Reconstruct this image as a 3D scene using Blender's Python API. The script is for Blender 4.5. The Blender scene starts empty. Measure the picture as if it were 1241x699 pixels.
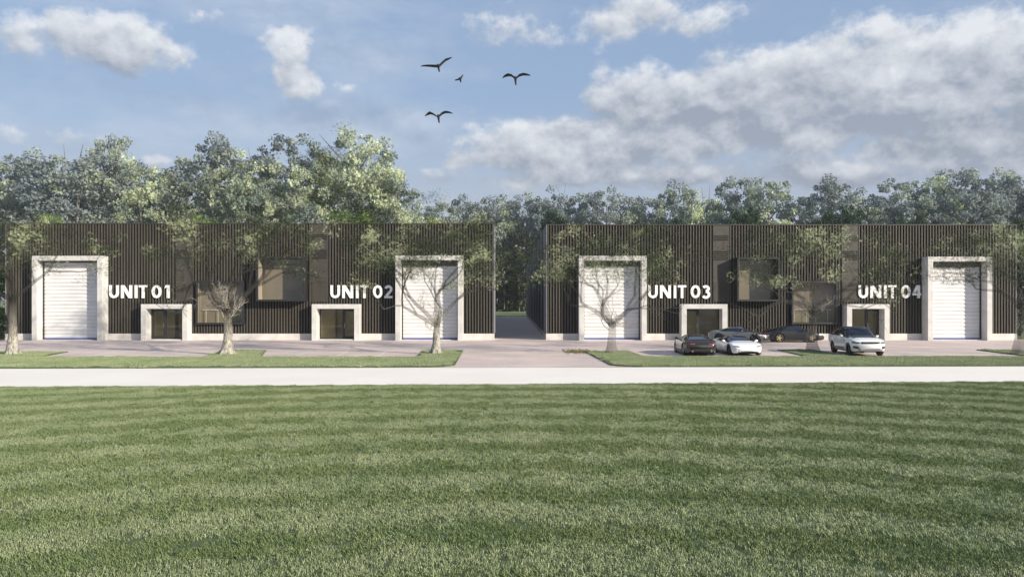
import bpy, bmesh, math, random
import numpy as np
from mathutils import Vector, Matrix, noise as mnoise

PI = math.pi
R = math.radians
sc = bpy.context.scene
COL = sc.collection

# ------------------------------------------------------------------ camera
F, HC, CX, HY = 956.0, 3.4, 616.0, 362.0
cam = bpy.data.cameras.new("camera")
co = bpy.data.objects.new("camera", cam)
COL.objects.link(co)
co.location = (0, 0, HC)
co.rotation_euler = (R(90), 0, 0)
cam.sensor_width = 36
cam.lens = 36 * F / 1241
cam.shift_x = (620.5 - CX) / 1241
cam.shift_y = (HY - 349.5) / 1241
cam.clip_end = 5000
sc.camera = co


def gp(px, py):
    d = F * HC / (py - HY)
    return ((px - CX) * d / F, d)


def wx(px, d=65.0):
    return (px - CX) * d / F


def wz(py, d=65.0):
    return HC + (HY - py) * d / F


# ------------------------------------------------------------------ materials
MATS = {}


def nmat(name):
    m = bpy.data.materials.new(name)
    m.use_nodes = True
    nt = m.node_tree
    b = nt.nodes.get("Principled BSDF")
    return m, nt, b


def simple(name, col, rough=0.6, metal=0.0, coat=0.0, spec=0.5):
    m, nt, b = nmat(name)
    b.inputs["Base Color"].default_value = (*col, 1)
    b.inputs["Roughness"].default_value = rough
    b.inputs["Metallic"].default_value = metal
    b.inputs["Coat Weight"].default_value = coat
    b.inputs["Coat Roughness"].default_value = 0.04
    b.inputs["Specular IOR Level"].default_value = spec
    MATS[name] = m
    return m


def N(nt, t, **kw):
    n = nt.nodes.new(t)
    for k, v in kw.items():
        if k.startswith("i_"):
            n.inputs[k[2:].replace("_", " ")].default_value = v
        else:
            setattr(n, k, v)
    return n


def ramp(nt, fac, stops, interp="LINEAR"):
    r = nt.nodes.new("ShaderNodeValToRGB")
    r.color_ramp.interpolation = interp
    els = r.color_ramp.elements
    while len(els) > 1:
        els.remove(els[-1])
    els[0].position = stops[0][0]
    els[0].color = (*stops[0][1], 1)
    for p, c in stops[1:]:
        e = els.new(p)
        e.color = (*c, 1)
    nt.links.new(fac, r.inputs[0])
    return r.outputs[0]


def mixc(nt, fac, a, b, mode="MIX"):
    m = nt.nodes.new("ShaderNodeMix")
    m.data_type = "RGBA"
    m.blend_type = mode
    for sock, v in ((m.inputs[0], fac), (m.inputs[6], a), (m.inputs[7], b)):
        if isinstance(v, (int, float)):
            sock.default_value = v
        elif isinstance(v, tuple):
            sock.default_value = (*v, 1)
        else:
            nt.links.new(v, sock)
    return m.outputs[2]


def noisy(name, c1, c2, scale=3.0, rough=0.8, detail=6, bump=0.0, bscale=40, stretch=(1, 1, 1), coords="Object",
          third=None, scale2=0.3):
    m, nt, b = nmat(name)
    tc = N(nt, "ShaderNodeTexCoord")
    geo = N(nt, "ShaderNodeNewGeometry")
    mp = N(nt, "ShaderNodeMapping")
    mp.inputs["Scale"].default_value = stretch
    nt.links.new(geo.outputs["Position"] if coords == "World" else tc.outputs[coords], mp.inputs[0])
    n1 = N(nt, "ShaderNodeTexNoise", i_Scale=scale, i_Detail=detail)
    nt.links.new(mp.outputs[0], n1.inputs["Vector"])
    col = ramp(nt, n1.outputs[0], [(0.35, c1), (0.65, c2)])
    if third:
        n3 = N(nt, "ShaderNodeTexNoise", i_Scale=scale2, i_Detail=3.0)
        nt.links.new(mp.outputs[0], n3.inputs["Vector"])
        f = ramp(nt, n3.outputs[0], [(0.48, (0, 0, 0)), (0.62, (1, 1, 1))])
        col = mixc(nt, f, col, third)
    nt.links.new(col, b.inputs["Base Color"])
    b.inputs["Roughness"].default_value = rough
    if bump:
        n2 = N(nt, "ShaderNodeTexNoise", i_Scale=bscale, i_Detail=4.0)
        nt.links.new(mp.outputs[0], n2.inputs["Vector"])
        bp = N(nt, "ShaderNodeBump", i_Strength=bump, i_Distance=0.02)
        nt.links.new(n2.outputs[0], bp.inputs["Height"])
        nt.links.new(bp.outputs[0], b.inputs["Normal"])
    MATS[name] = m
    return m


concrete = noisy("pale_concrete", (0.53, 0.52, 0.50), (0.61, 0.60, 0.58), 2.2, 0.85, bump=0.25, bscale=30,
                 third=(0.50, 0.49, 0.475), scale2=0.9)
plinth_m = noisy("plinth_concrete", (0.52, 0.50, 0.48), (0.64, 0.62, 0.59), 1.2, 0.85, bump=0.2)
battens_m = noisy("dark_timber", (0.045, 0.039, 0.029), (0.080, 0.070, 0.052), 6, 0.7, stretch=(1.3, 1, 0.05))
backing_m = simple("black_membrane", (0.006, 0.006, 0.006), 0.9)
strip_m = noisy("brown_panel", (0.042, 0.037, 0.030), (0.058, 0.051, 0.041), 2, 0.6)
frame_m = simple("black_metal", (0.02, 0.02, 0.022), 0.45)
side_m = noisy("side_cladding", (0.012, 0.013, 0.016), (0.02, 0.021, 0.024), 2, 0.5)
side_light = simple("side_fin", (0.22, 0.23, 0.25), 0.5)
roof_m = simple("roof_felt", (0.09, 0.09, 0.09), 0.9)
shutter_m = noisy("shutter_metal", (0.60, 0.60, 0.60), (0.68, 0.68, 0.68), 1.5, 0.42, stretch=(0.4, 1, 1))
blue_m = simple("blue_rubber", (0.03, 0.07, 0.36), 0.5)
white_m = simple("white_letter", (0.82, 0.82, 0.80), 0.45)
blind_m = noisy("tan_lining", (0.24, 0.205, 0.16), (0.29, 0.25, 0.195), 0.8, 0.8)
inner_m = noisy("hall_wall", (0.46, 0.41, 0.28), (0.52, 0.46, 0.32), 0.6, 0.8)
steel_m = simple("brushed_steel", (0.6, 0.6, 0.6), 0.3, 1.0)


def glass_mat(name, tint=(0.8, 0.82, 0.78), refl=0.16):
    m, nt, b = nmat(name)
    nt.nodes.remove(b)
    tr = N(nt, "ShaderNodeBsdfTransparent")
    tr.inputs[0].default_value = (*tint, 1)
    gl = N(nt, "ShaderNodeBsdfGlossy", i_Roughness=0.03)
    gl.inputs[0].default_value = (0.9, 0.9, 0.9, 1)
    lw = N(nt, "ShaderNodeLayerWeight")          # facing term: the same from both sides of the sheet
    pw = N(nt, "ShaderNodeMath", operation="POWER"); pw.inputs[1].default_value = 4.0
    nt.links.new(lw.outputs["Facing"], pw.inputs[0])
    ad = N(nt, "ShaderNodeMath", operation="ADD")
    nt.links.new(pw.outputs[0], ad.inputs[0])
    ad.inputs[1].default_value = refl
    mx = N(nt, "ShaderNodeMixShader")
    nt.links.new(ad.outputs[0], mx.inputs[0])
    nt.links.new(tr.outputs[0], mx.inputs[1])
    nt.links.new(gl.outputs[0], mx.inputs[2])
    nt.links.new(mx.outputs[0], nt.nodes["Material Output"].inputs[0])
    MATS[name] = m
    return m


pane_m = glass_mat("window_glass", (0.80, 0.80, 0.75), 0.06)


def paving_mat():
    m, nt, b = nmat("block_paving")
    geo = N(nt, "ShaderNodeNewGeometry")
    br = N(nt, "ShaderNodeTexBrick")
    br.inputs["Scale"].default_value = 1.0
    br.inputs["Brick Width"].default_value = 0.24
    br.inputs["Row Height"].default_value = 0.12
    br.inputs["Mortar Size"].default_value = 0.012
    br.inputs["Mortar Smooth"].default_value = 0.3
    br.inputs["Color1"].default_value = (0.80, 0.65, 0.585, 1)
    br.inputs["Color2"].default_value = (0.69, 0.565, 0.515, 1)
    br.inputs["Mortar"].default_value = (0.38, 0.34, 0.32, 1)
    nt.links.new(geo.outputs["Position"], br.inputs["Vector"])
    n1 = N(nt, "ShaderNodeTexNoise", i_Scale=0.35, i_Detail=6.0)
    nt.links.new(geo.outputs["Position"], n1.inputs["Vector"])
    st = ramp(nt, n1.outputs[0], [(0.3, (0.82, 0.82, 0.84)), (0.7, (1.1, 1.08, 1.05))])
    nt.links.new(mixc(nt, 1.0, br.outputs[0], st, "MULTIPLY"), b.inputs["Base Color"])
    b.inputs["Roughness"].default_value = 0.8
    MATS["paving"] = m
    return m


paving_m = paving_mat()
road_m = noisy("cream_road", (0.84, 0.775, 0.70), (0.88, 0.82, 0.745), 0.25, 0.9, coords="World", bump=0.1, bscale=60)
line_m = noisy("line_paint", (0.66, 0.66, 0.64), (0.8, 0.8, 0.78), 8, 0.7, coords="World")
soil_m = noisy("turf_soil", (0.055, 0.08, 0.035), (0.085, 0.115, 0.05), 6, 1.0, coords="World")
field_m = noisy("field_grass", (0.10, 0.15, 0.045), (0.17, 0.21, 0.075), 0.5, 1.0, coords="World", detail=8)
kerb_m = simple("kerb_stone", (0.5, 0.48, 0.45), 0.8)
litter_m = noisy("leaf_litter", (0.20, 0.15, 0.07), (0.16, 0.17, 0.07), 14, 1.0, coords="World")


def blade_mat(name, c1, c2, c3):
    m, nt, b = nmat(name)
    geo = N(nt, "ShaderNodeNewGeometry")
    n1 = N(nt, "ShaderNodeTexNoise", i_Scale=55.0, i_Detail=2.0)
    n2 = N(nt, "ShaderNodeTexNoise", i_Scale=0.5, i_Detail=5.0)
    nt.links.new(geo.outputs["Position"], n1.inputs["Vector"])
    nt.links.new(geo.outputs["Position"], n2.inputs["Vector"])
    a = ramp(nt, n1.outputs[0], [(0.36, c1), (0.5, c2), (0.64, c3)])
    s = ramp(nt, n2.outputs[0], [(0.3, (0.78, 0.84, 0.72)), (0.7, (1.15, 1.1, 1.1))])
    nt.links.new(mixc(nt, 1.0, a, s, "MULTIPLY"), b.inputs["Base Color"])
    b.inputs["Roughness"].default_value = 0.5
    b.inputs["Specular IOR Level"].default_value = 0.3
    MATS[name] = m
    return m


blade_a = blade_mat("blade_pale", (0.10, 0.135, 0.065), (0.23, 0.28, 0.145), (0.42, 0.46, 0.28))  # paler copy: stripe sheen from blade lean is also painted into the colour
blade_b = blade_mat("blade_deep", (0.08, 0.12, 0.045), (0.17, 0.225, 0.095), (0.29, 0.345, 0.175))  # darker copy: the stripe leaning without sheen, painted into the colour


def leaf_mat(name, dark, mid, pale, lo=0.42, hi=0.60, clump=0.35, alpha=1.0, trans=0.25, offs=0.0, var=.38):
    m, nt, b = nmat(name)
    geo = N(nt, "ShaderNodeNewGeometry")
    n1 = N(nt, "ShaderNodeTexNoise", i_Scale=clump, i_Detail=2.5)
    mp = N(nt, "ShaderNodeMapping")
    mp.inputs["Location"].default_value = (offs, offs * 2, 0)
    nt.links.new(geo.outputs["Position"], mp.inputs[0])
    nt.links.new(mp.outputs[0], n1.inputs["Vector"])
    c = ramp(nt, n1.outputs[0], [(lo - 0.08, dark), ((lo + hi) / 2, mid), (hi, pale)])
    v = ramp(nt, geo.outputs["Random Per Island"], [(0.0, (1 - var, 1 - var, 1 - var)), (1.0, (1 + var * .9, 1 + var * .85, 1 + var * .8))])
    c = mixc(nt, 1.0, c, v, "MULTIPLY")
    nt.links.new(c, b.inputs["Base Color"])
    b.inputs["Roughness"].default_value = 0.6
    b.inputs["Specular IOR Level"].default_value = 0.25
    tl = N(nt, "ShaderNodeBsdfTranslucent")
    nt.links.new(c, tl.inputs[0])
    mx = N(nt, "ShaderNodeMixShader")
    mx.inputs[0].default_value = trans
    nt.links.new(b.outputs[0], mx.inputs[1])
    nt.links.new(tl.outputs[0], mx.inputs[2])
    out = mx.outputs[0]
    if alpha < 1:
        tr = N(nt, "ShaderNodeBsdfTransparent")
        m2 = N(nt, "ShaderNodeMixShader")
        m2.inputs[0].default_value = alpha
        nt.links.new(tr.outputs[0], m2.inputs[1])
        nt.links.new(out, m2.inputs[2])
        out = m2.outputs[0]
    nt.links.new(out, nt.nodes["Material Output"].inputs[0])
    MATS[name] = m
    return m


def bark_mat(name, c1, c2, z0=None, z1=None, a1=1.0, upper=None):
    m, nt, b = nmat(name)
    tc = N(nt, "ShaderNodeTexCoord")
    mp = N(nt, "ShaderNodeMapping")
    mp.inputs["Scale"].default_value = (5, 5, 1.2)
    nt.links.new(tc.outputs["Object"], mp.inputs[0])
    n1 = N(nt, "ShaderNodeTexNoise", i_Scale=3.0, i_Detail=5.0, i_Distortion=0.8)
    nt.links.new(mp.outputs[0], n1.inputs["Vector"])
    colr = ramp(nt, n1.outputs[0], [(0.38, c1), (0.58, c2)])
    bp = N(nt, "ShaderNodeBump", i_Strength=0.8, i_Distance=0.06)
    nt.links.new(n1.outputs[0], bp.inputs["Height"])
    nt.links.new(bp.outputs[0], b.inputs["Normal"])
    b.inputs["Roughness"].default_value = 0.9
    if z0 is not None:
        sp = N(nt, "ShaderNodeSeparateXYZ")
        nt.links.new(tc.outputs["Object"], sp.inputs[0])
        mr = N(nt, "ShaderNodeMapRange")
        mr.inputs[1].default_value = z0
        mr.inputs[2].default_value = z1
        mr.inputs[3].default_value = 1.0
        mr.inputs[4].default_value = a1
        nt.links.new(sp.outputs[2], mr.inputs[0])
        nt.links.new(mr.outputs[0], b.inputs["Alpha"])
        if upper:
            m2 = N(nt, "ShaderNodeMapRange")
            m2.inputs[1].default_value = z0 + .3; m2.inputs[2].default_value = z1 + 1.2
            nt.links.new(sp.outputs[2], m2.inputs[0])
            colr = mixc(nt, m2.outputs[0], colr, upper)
    nt.links.new(colr, b.inputs["Base Color"])
    MATS[name] = m
    return m


ghost_leaf = leaf_mat("see_through_leaf", (0.020, 0.030, 0.012), (0.055, 0.078, 0.030), (0.58, 0.64, 0.38), 0.48, 0.62, 0.40, 0.22)
wood_pale = leaf_mat("wood_leaf_pale_hazed", (0.20, 0.245, 0.23), (0.34, 0.40, 0.32), (0.66, 0.72, 0.50), 0.42, 0.57, 0.13, 1.0, 0.42, 0.0, .2)  # distance haze painted into the leaf colours; pale clumps are the foliage's own
wood_dark = leaf_mat("wood_leaf_hazed", (0.21, 0.25, 0.26), (0.28, 0.325, 0.31), (0.40, 0.46, 0.33), 0.47, 0.64, 0.13, 1.0, 0.42, 13.0, .2)  # blue-grey lift of distance haze painted into the leaf colours
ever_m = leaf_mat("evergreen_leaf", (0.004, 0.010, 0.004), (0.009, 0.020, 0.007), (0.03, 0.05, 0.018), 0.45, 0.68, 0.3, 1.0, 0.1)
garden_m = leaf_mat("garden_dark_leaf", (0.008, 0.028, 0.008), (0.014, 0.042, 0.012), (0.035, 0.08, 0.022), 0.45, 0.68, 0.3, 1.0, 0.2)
fresh_m = leaf_mat("fresh_leaf", (0.07, 0.12, 0.03), (0.16, 0.24, 0.06), (0.40, 0.50, 0.16), 0.42, 0.62, 0.4, 1.0, 0.35)
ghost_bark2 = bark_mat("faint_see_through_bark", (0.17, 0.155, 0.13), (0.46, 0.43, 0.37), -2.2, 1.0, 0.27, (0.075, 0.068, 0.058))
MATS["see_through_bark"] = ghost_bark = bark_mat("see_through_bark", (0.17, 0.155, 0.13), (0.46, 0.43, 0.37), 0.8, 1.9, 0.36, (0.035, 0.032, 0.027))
twig_m = bark_mat("pale_twig_bark", (0.30, 0.27, 0.22), (0.50, 0.46, 0.39), -2.0, -1.0, 0.75)
bark_m = bark_mat("grey_bark", (0.10, 0.095, 0.085), (0.20, 0.19, 0.17))
bird_m = simple("dark_feather", (0.018, 0.019, 0.022), 0.8)


# ------------------------------------------------------------------ object helpers
def tag(o, label=None, cat=None, group=None, kind=None):
    if label: o["label"] = label
    if cat: o["category"] = cat
    if group: o["group"] = group
    if kind: o["kind"] = kind
    return o


def empty(name, loc, label, cat, group=None, rz=0.0):
    o = bpy.data.objects.new(name, None)
    o.empty_display_size = 0.3
    COL.objects.link(o)
    o.location = loc
    o.rotation_euler = (0, 0, rz)
    return tag(o, label, cat, group)


def obj(name, bm, mat, parent=None, smooth=False, label=None):
    me = bpy.data.meshes.new(name)
    bm.normal_update()
    bm.to_mesh(me)
    bm.free()
    for m in (mat if isinstance(mat, (list, tuple)) else [mat]):
        me.materials.append(m)
    if smooth:
        me.polygons.foreach_set("use_smooth", [True] * len(me.polygons))
    o = bpy.data.objects.new(name, me)
    COL.objects.link(o)
    if parent: o.parent = parent
    if label: o["label"] = label
    return o


def npobj(name, verts, faces, mat, parent=None, smooth=False):
    """verts (n,3) float array, faces (m,4) or (m,3) int array"""
    me = bpy.data.meshes.new(name)
    k = faces.shape[1]
    me.vertices.add(len(verts)); me.vertices.foreach_set("co", verts.astype(np.float32).ravel())
    me.loops.add(faces.size); me.loops.foreach_set("vertex_index", faces.astype(np.int32).ravel())
    me.polygons.add(len(faces))
    me.polygons.foreach_set("loop_start", np.arange(0, faces.size, k, dtype=np.int32))
    me.polygons.foreach_set("loop_total", np.full(len(faces), k, dtype=np.int32))
    if smooth: me.polygons.foreach_set("use_smooth", np.ones(len(faces), dtype=bool))
    me.update(calc_edges=True)
    me.materials.append(mat)
    if name is None: return me
    o = bpy.data.objects.new(name, me)
    COL.objects.link(o)
    if parent: o.parent = parent
    return o


def box(bm, x0, x1, y0, y1, z0, z1, mi=0):
    v = [bm.verts.new(p) for p in ((x0, y0, z0), (x1, y0, z0), (x1, y1, z0), (x0, y1, z0),
                                   (x0, y0, z1), (x1, y0, z1), (x1, y1, z1), (x0, y1, z1))]
    for f in ((3, 2, 1, 0), (4, 5, 6, 7), (0, 1, 5, 4), (1, 2, 6, 5), (2, 3, 7, 6), (3, 0, 4, 7)):
        bm.faces.new([v[i] for i in f]).material_index = mi
    return v


def poly_sheet(pts, z, th=0.0):
    bm = bmesh.new()
    top = [bm.verts.new((x, y, z)) for x, y in pts]
    f = bm.faces.new(top)
    if f.normal.z < 0 or sum((pts[i][0] * pts[(i + 1) % len(pts)][1] - pts[(i + 1) % len(pts)][0] * pts[i][1]) for i in range(len(pts))) < 0:
        f.normal_flip()
    if th:
        bot = [bm.verts.new((x, y, z - th)) for x, y in pts]
        n = len(pts)
        for i in range(n):
            bm.faces.new((top[i], bot[i], bot[(i + 1) % n], top[(i + 1) % n]))
    bmesh.ops.recalc_face_normals(bm, faces=bm.faces) if th else None
    bmesh.ops.triangulate(bm, faces=bm.faces)
    return bm


def tube_pts(bm, pts, rad, n=6, cap=True):
    """tapered tube through pts (list of Vector) with radii list"""
    rings = []
    prev = None
    for i, p in enumerate(pts):
        d = (pts[min(i + 1, len(pts) - 1)] - pts[max(i - 1, 0)])
        if d.length < 1e-6: d = Vector((0, 0, 1))
        d.normalize()
        if prev is None:
            a = Vector((1, 0, 0)) if abs(d.x) < 0.9 else Vector((0, 1, 0))
            u = d.cross(a).normalized()
        else:
            u = (prev - d * prev.dot(d))
            u = u.normalized() if u.length > 1e-5 else d.cross(Vector((0, 1, 0))).normalized()
        prev = u
        w = d.cross(u)
        r = rad[i]
        rings.append([bm.verts.new(p + u * (r * math.cos(t)) + w * (r * math.sin(t)))
                      for t in [2 * PI * k / n for k in range(n)]])
    for a, b in zip(rings[:-1], rings[1:]):
        for k in range(n):
            bm.faces.new((a[k], a[(k + 1) % n], b[(k + 1) % n], b[k]))
    if cap:
        bm.faces.new(rings[0][::-1]); bm.faces.new(rings[-1])


# ------------------------------------------------------------------ setting: ground, road, paving
def structure(name, bm, mat):
    o = obj(name, bm, mat)
    o["kind"] = "structure"
    return o


structure("ground", poly_sheet([(-900, -60), (900, -60), (900, 1800), (-900, 1800)], 0.0), field_m)
lawn_edge = [(-70, 28.2), (-40, 29.3), (-20, 30.2), (0, 31.2), (12, 31.8), (24, 32.3), (45, 32.9), (80, 33.4)]
verge_l = [(-70, 37.2), (-30, 38.1), (-8, 38.75), (-4.4, 38.9), (-3.2, 39.2), (-2.7, 39.9)]
verge_r = [(5.2, 40.1), (5.6, 39.5), (6.6, 39.1), (9, 39.15), (30, 39.7), (80, 41)]
road_far = [(-70, 37.2), (-30, 38.1), (-8, 38.75), (-4, 38.9), (0, 38.97), (6, 39.1), (9, 39.15), (30, 39.7), (80, 41)]
structure("road", poly_sheet([(x, y) for x, y in lawn_edge] + road_far[::-1], 0.012), road_m)
structure("paving", poly_sheet([(-70, 44), (-8, 44), (-6, 39.0), (0, 38.99), (8, 39.3), (10, 44), (70, 44), (70, 66.5), (20, 66.5), (20, 152), (-20, 152), (-20, 66.5), (-70, 66.5)], 0.018), paving_m)
bm = bmesh.new(); box(bm, -20, 20, 152, 152.4, 0, 0.14)
structure("kerb", bm, kerb_m)

isl_a = [(-34, 38.0 - 0.0)]
left_pad = verge_l + [(-2.95, 51.3), (-5.55, 51.3), (-5.3, 45.6), (-14.3, 45.6), (-15.7, 51.2), (-18.4, 51.2), (-17.6, 45.6),
                      (-27.1, 45.6), (-27.9, 50.0), (-33.5, 50.2), (-34.5, 45.7), (-70, 45.7)]
right_pad = verge_r + [(80, 45.9), (33.6, 45.9), (33.4, 51.9), (30.8, 51.9), (30.4, 45.8), (20.1, 45.8), (20.0, 51.9), (17.7, 51.9),
                       (17.4, 45.8), (7.9, 45.8), (7.7, 51.0), (4.9, 50.0)]
structure("verge_left", poly_sheet(left_pad, 0.07, 0.06), soil_m)
structure("verge_right", poly_sheet(right_pad, 0.07, 0.06), soil_m)
lawn_pts = [(-70, 2), (80, 2)] + lawn_edge[::-1]
structure("lawn", poly_sheet(lawn_pts, 0.03, 0.025), soil_m)

bm = bmesh.new()
for X in (-32.1 + 0, ):
    pass
for X in (-24.7, -22.25, -19.8, -12.5, -10.06, -7.6, 10.2, 12.65, 15.1, 22.6, 25.2, 27.8):
    v = [bm.verts.new(p) for p in ((X - .05, 45.9, .023), (X + .05, 45.9, .023), (X - .2, 50.6, .023), (X - .3, 50.6, .023))]
    bm.faces.new(v)
for X in (-27.6, -25.1, -22.7, -20.2, -13.6, -11.1, -8.7, 12.5, 15, 20, 26, 28.4, 31):
    v = [bm.verts.new(p) for p in ((X - .05, 57.5, .023), (X + .05, 57.5, .023), (X - .15, 62.4, .023), (X - .25, 62.4, .023))]
    bm.faces.new(v)
structure("parking_lines", bm, line_m)


# ------------------------------------------------------------------ grass (uncountable): blade tufts scattered over the lawn
def tuft_mesh(name, seed, n, size, h0, h1, wid, lean, mat):
    rng = np.random.default_rng(seed)
    bx = rng.uniform(-size / 2, size / 2, n); by = rng.uniform(-size / 2, size / 2, n)
    h = rng.uniform(h0, h1, n); a = rng.uniform(0, 2 * PI, n)
    lx = rng.normal(0, 0.35, n) * h; ly = rng.normal(lean, 0.3, n) * h
    w = wid * rng.uniform(0.7, 1.3, n)
    dx, dy = np.cos(a) * w / 2, np.sin(a) * w / 2
    z = np.zeros(n)
    v = np.stack([np.stack([bx - dx, by - dy, z], 1), np.stack([bx + dx, by + dy, z], 1),
                  np.stack([bx + lx * .4 + dx * .8, by + ly * .4 + dy * .8, h * .6], 1),
                  np.stack([bx + lx * .4 - dx * .8, by + ly * .4 - dy * .8, h * .6], 1),
                  np.stack([bx + lx, by + ly, h], 1)], 1).reshape(-1, 3)
    i = np.arange(n)[:, None] * 5
    f = np.concatenate([np.concatenate([i + 0, i + 1, i + 2], 1), np.concatenate([i + 0, i + 2, i + 3], 1),
                        np.concatenate([i + 3, i + 2, i + 4], 1)], 0)
    me = npobj_mesh(name, v, f, mat)
    o = bpy.data.objects.new(name, me)
    return o


def npobj_mesh(name, verts, faces, mat):
    me = bpy.data.meshes.new(name)
    k = faces.shape[1]
    me.vertices.add(len(verts)); me.vertices.foreach_set("co", verts.astype(np.float32).ravel())
    me.loops.add(faces.size); me.loops.foreach_set("vertex_index", faces.astype(np.int32).ravel())
    me.polygons.add(len(faces))
    me.polygons.foreach_set("loop_start", np.arange(0, faces.size, k, dtype=np.int32))
    me.polygons.foreach_set("loop_total", np.full(len(faces), k, dtype=np.int32))
    me.update(calc_edges=True)
    me.materials.append(mat)
    return me


def scatter(name, pts, tuft, label_kind="stuff"):
    me = bpy.data.meshes.new(name)
    me.vertices.add(len(pts)); me.vertices.foreach_set("co", np.array(pts, dtype=np.float32).ravel())
    o = bpy.data.objects.new(name, me); COL.objects.link(o)
    ng = bpy.data.node_groups.new(name + "_nodes", "GeometryNodeTree")
    ng.interface.new_socket("Geometry", in_out="INPUT", socket_type="NodeSocketGeometry")
    ng.interface.new_socket("Geometry", in_out="OUTPUT", socket_type="NodeSocketGeometry")
    gi = ng.nodes.new("NodeGroupInput"); go = ng.nodes.new("NodeGroupOutput")
    ip = ng.nodes.new("GeometryNodeInstanceOnPoints")
    oi = ng.nodes.new("GeometryNodeObjectInfo"); oi.inputs["Object"].default_value = tuft
    rv = ng.nodes.new("FunctionNodeRandomValue"); rv.data_type = "FLOAT_VECTOR"
    rv.inputs[0].default_value = (-0.05, -0.05, -0.6); rv.inputs[1].default_value = (0.05, 0.05, 0.6)
    rs = ng.nodes.new("FunctionNodeRandomValue"); rs.data_type = "FLOAT"
    rs.inputs[2].default_value = 0.85; rs.inputs[3].default_value = 1.2
    ng.links.new(gi.outputs[0], ip.inputs["Points"])
    ng.links.new(oi.outputs["Geometry"], ip.inputs["Instance"])
    ng.links.new(rv.outputs[0], ip.inputs["Rotation"])
    ng.links.new(rs.outputs[1], ip.inputs["Scale"])
    ng.links.new(ip.outputs[0], go.inputs[0])
    md = o.modifiers.new("scatter", "NODES"); md.node_group = ng
    o["kind"] = "stuff"
    return o


def inside(p, poly):
    x, y = p; c = False
    for i in range(len(poly)):
        x1, y1 = poly[i]; x2, y2 = poly[i - 1]
        if (y1 > y) != (y2 > y) and x < (x2 - x1) * (y - y1) / (y2 - y1) + x1: c = not c
    return c


random.seed(4)
SH_X, SH_Y = 0.5, -4.0   # the mower turned round a point behind the viewer


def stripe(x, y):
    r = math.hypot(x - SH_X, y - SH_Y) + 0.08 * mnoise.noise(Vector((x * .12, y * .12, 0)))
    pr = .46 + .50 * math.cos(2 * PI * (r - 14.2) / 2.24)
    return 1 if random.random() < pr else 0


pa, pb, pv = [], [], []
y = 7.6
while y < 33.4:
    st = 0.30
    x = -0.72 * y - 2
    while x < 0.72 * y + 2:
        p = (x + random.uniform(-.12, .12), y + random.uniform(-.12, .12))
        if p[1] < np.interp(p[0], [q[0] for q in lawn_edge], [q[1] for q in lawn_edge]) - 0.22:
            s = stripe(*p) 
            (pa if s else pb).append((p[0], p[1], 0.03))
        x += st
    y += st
for pad in (left_pad, right_pad):
    y = 37
    while y < 52:
        x = -38 if pad is left_pad else 4
        while x < (0 if pad is left_pad else 38):
            p = (x + random.uniform(-.1, .1), y + random.uniform(-.1, .1))
            if all(inside(q, pad) for q in ((p[0] - .22, p[1]), (p[0] + .22, p[1]), (p[0], p[1] - .24), (p[0], p[1] + .24))):
                pv.append((p[0], p[1], 0.07))
            x += .42
        y += .42
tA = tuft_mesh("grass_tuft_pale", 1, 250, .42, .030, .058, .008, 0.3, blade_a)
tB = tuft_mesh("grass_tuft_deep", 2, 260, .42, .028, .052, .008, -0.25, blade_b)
tV = tuft_mesh("grass_tuft_verge", 3, 300, .56, .03, .055, .016, 0.3, blade_a)
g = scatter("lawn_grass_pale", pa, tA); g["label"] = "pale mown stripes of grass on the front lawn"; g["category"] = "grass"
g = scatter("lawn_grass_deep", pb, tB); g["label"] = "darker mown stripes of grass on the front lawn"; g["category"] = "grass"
g = scatter("verge_grass", pv, tV); g["label"] = "short green grass on the verge and tree islands beyond the road"; g["category"] = "grass"

# leaf litter beside the tree at the driveway
rng = np.random.default_rng(5)
n = 900
c = np.stack([rng.normal(4.55, .55, n), rng.normal(50.4, 1.0, n), rng.uniform(.03, .06, n)], 1)
c[:, 0] = np.clip(c[:, 0], 3.6, 6.6)


def leaf_quads(c, size, rng, flat=0.0, up=None):
    n = len(c)
    a = rng.normal(size=(n, 3)); b = rng.normal(size=(n, 3))
    if flat: a[:, 2] *= flat; b[:, 2] *= flat
    a /= np.linalg.norm(a, axis=1)[:, None]
    b -= (a * b).sum(1)[:, None] * a
    b /= np.linalg.norm(b, axis=1)[:, None]
    s = size * rng.uniform(.6, 1.4, n)[:, None]
    v = np.stack([c - a * s * .5, c - b * s * .32 + a * s * .05, c + a * s * .5, c + b * s * .32 + a * s * .05], 1).reshape(-1, 3)
    f = np.arange(n * 4).reshape(-1, 4)
    return v, f


v, f = leaf_quads(c, .12, rng, .15)
o = npobj("leaf_litter", v, f, litter_m)
tag(o, "brown fallen leaves scattered on the paving beside the driveway tree", "fallen leaves", kind="stuff")


# ------------------------------------------------------------------ buildings
FY = 65.0
PITCH = .235


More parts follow.
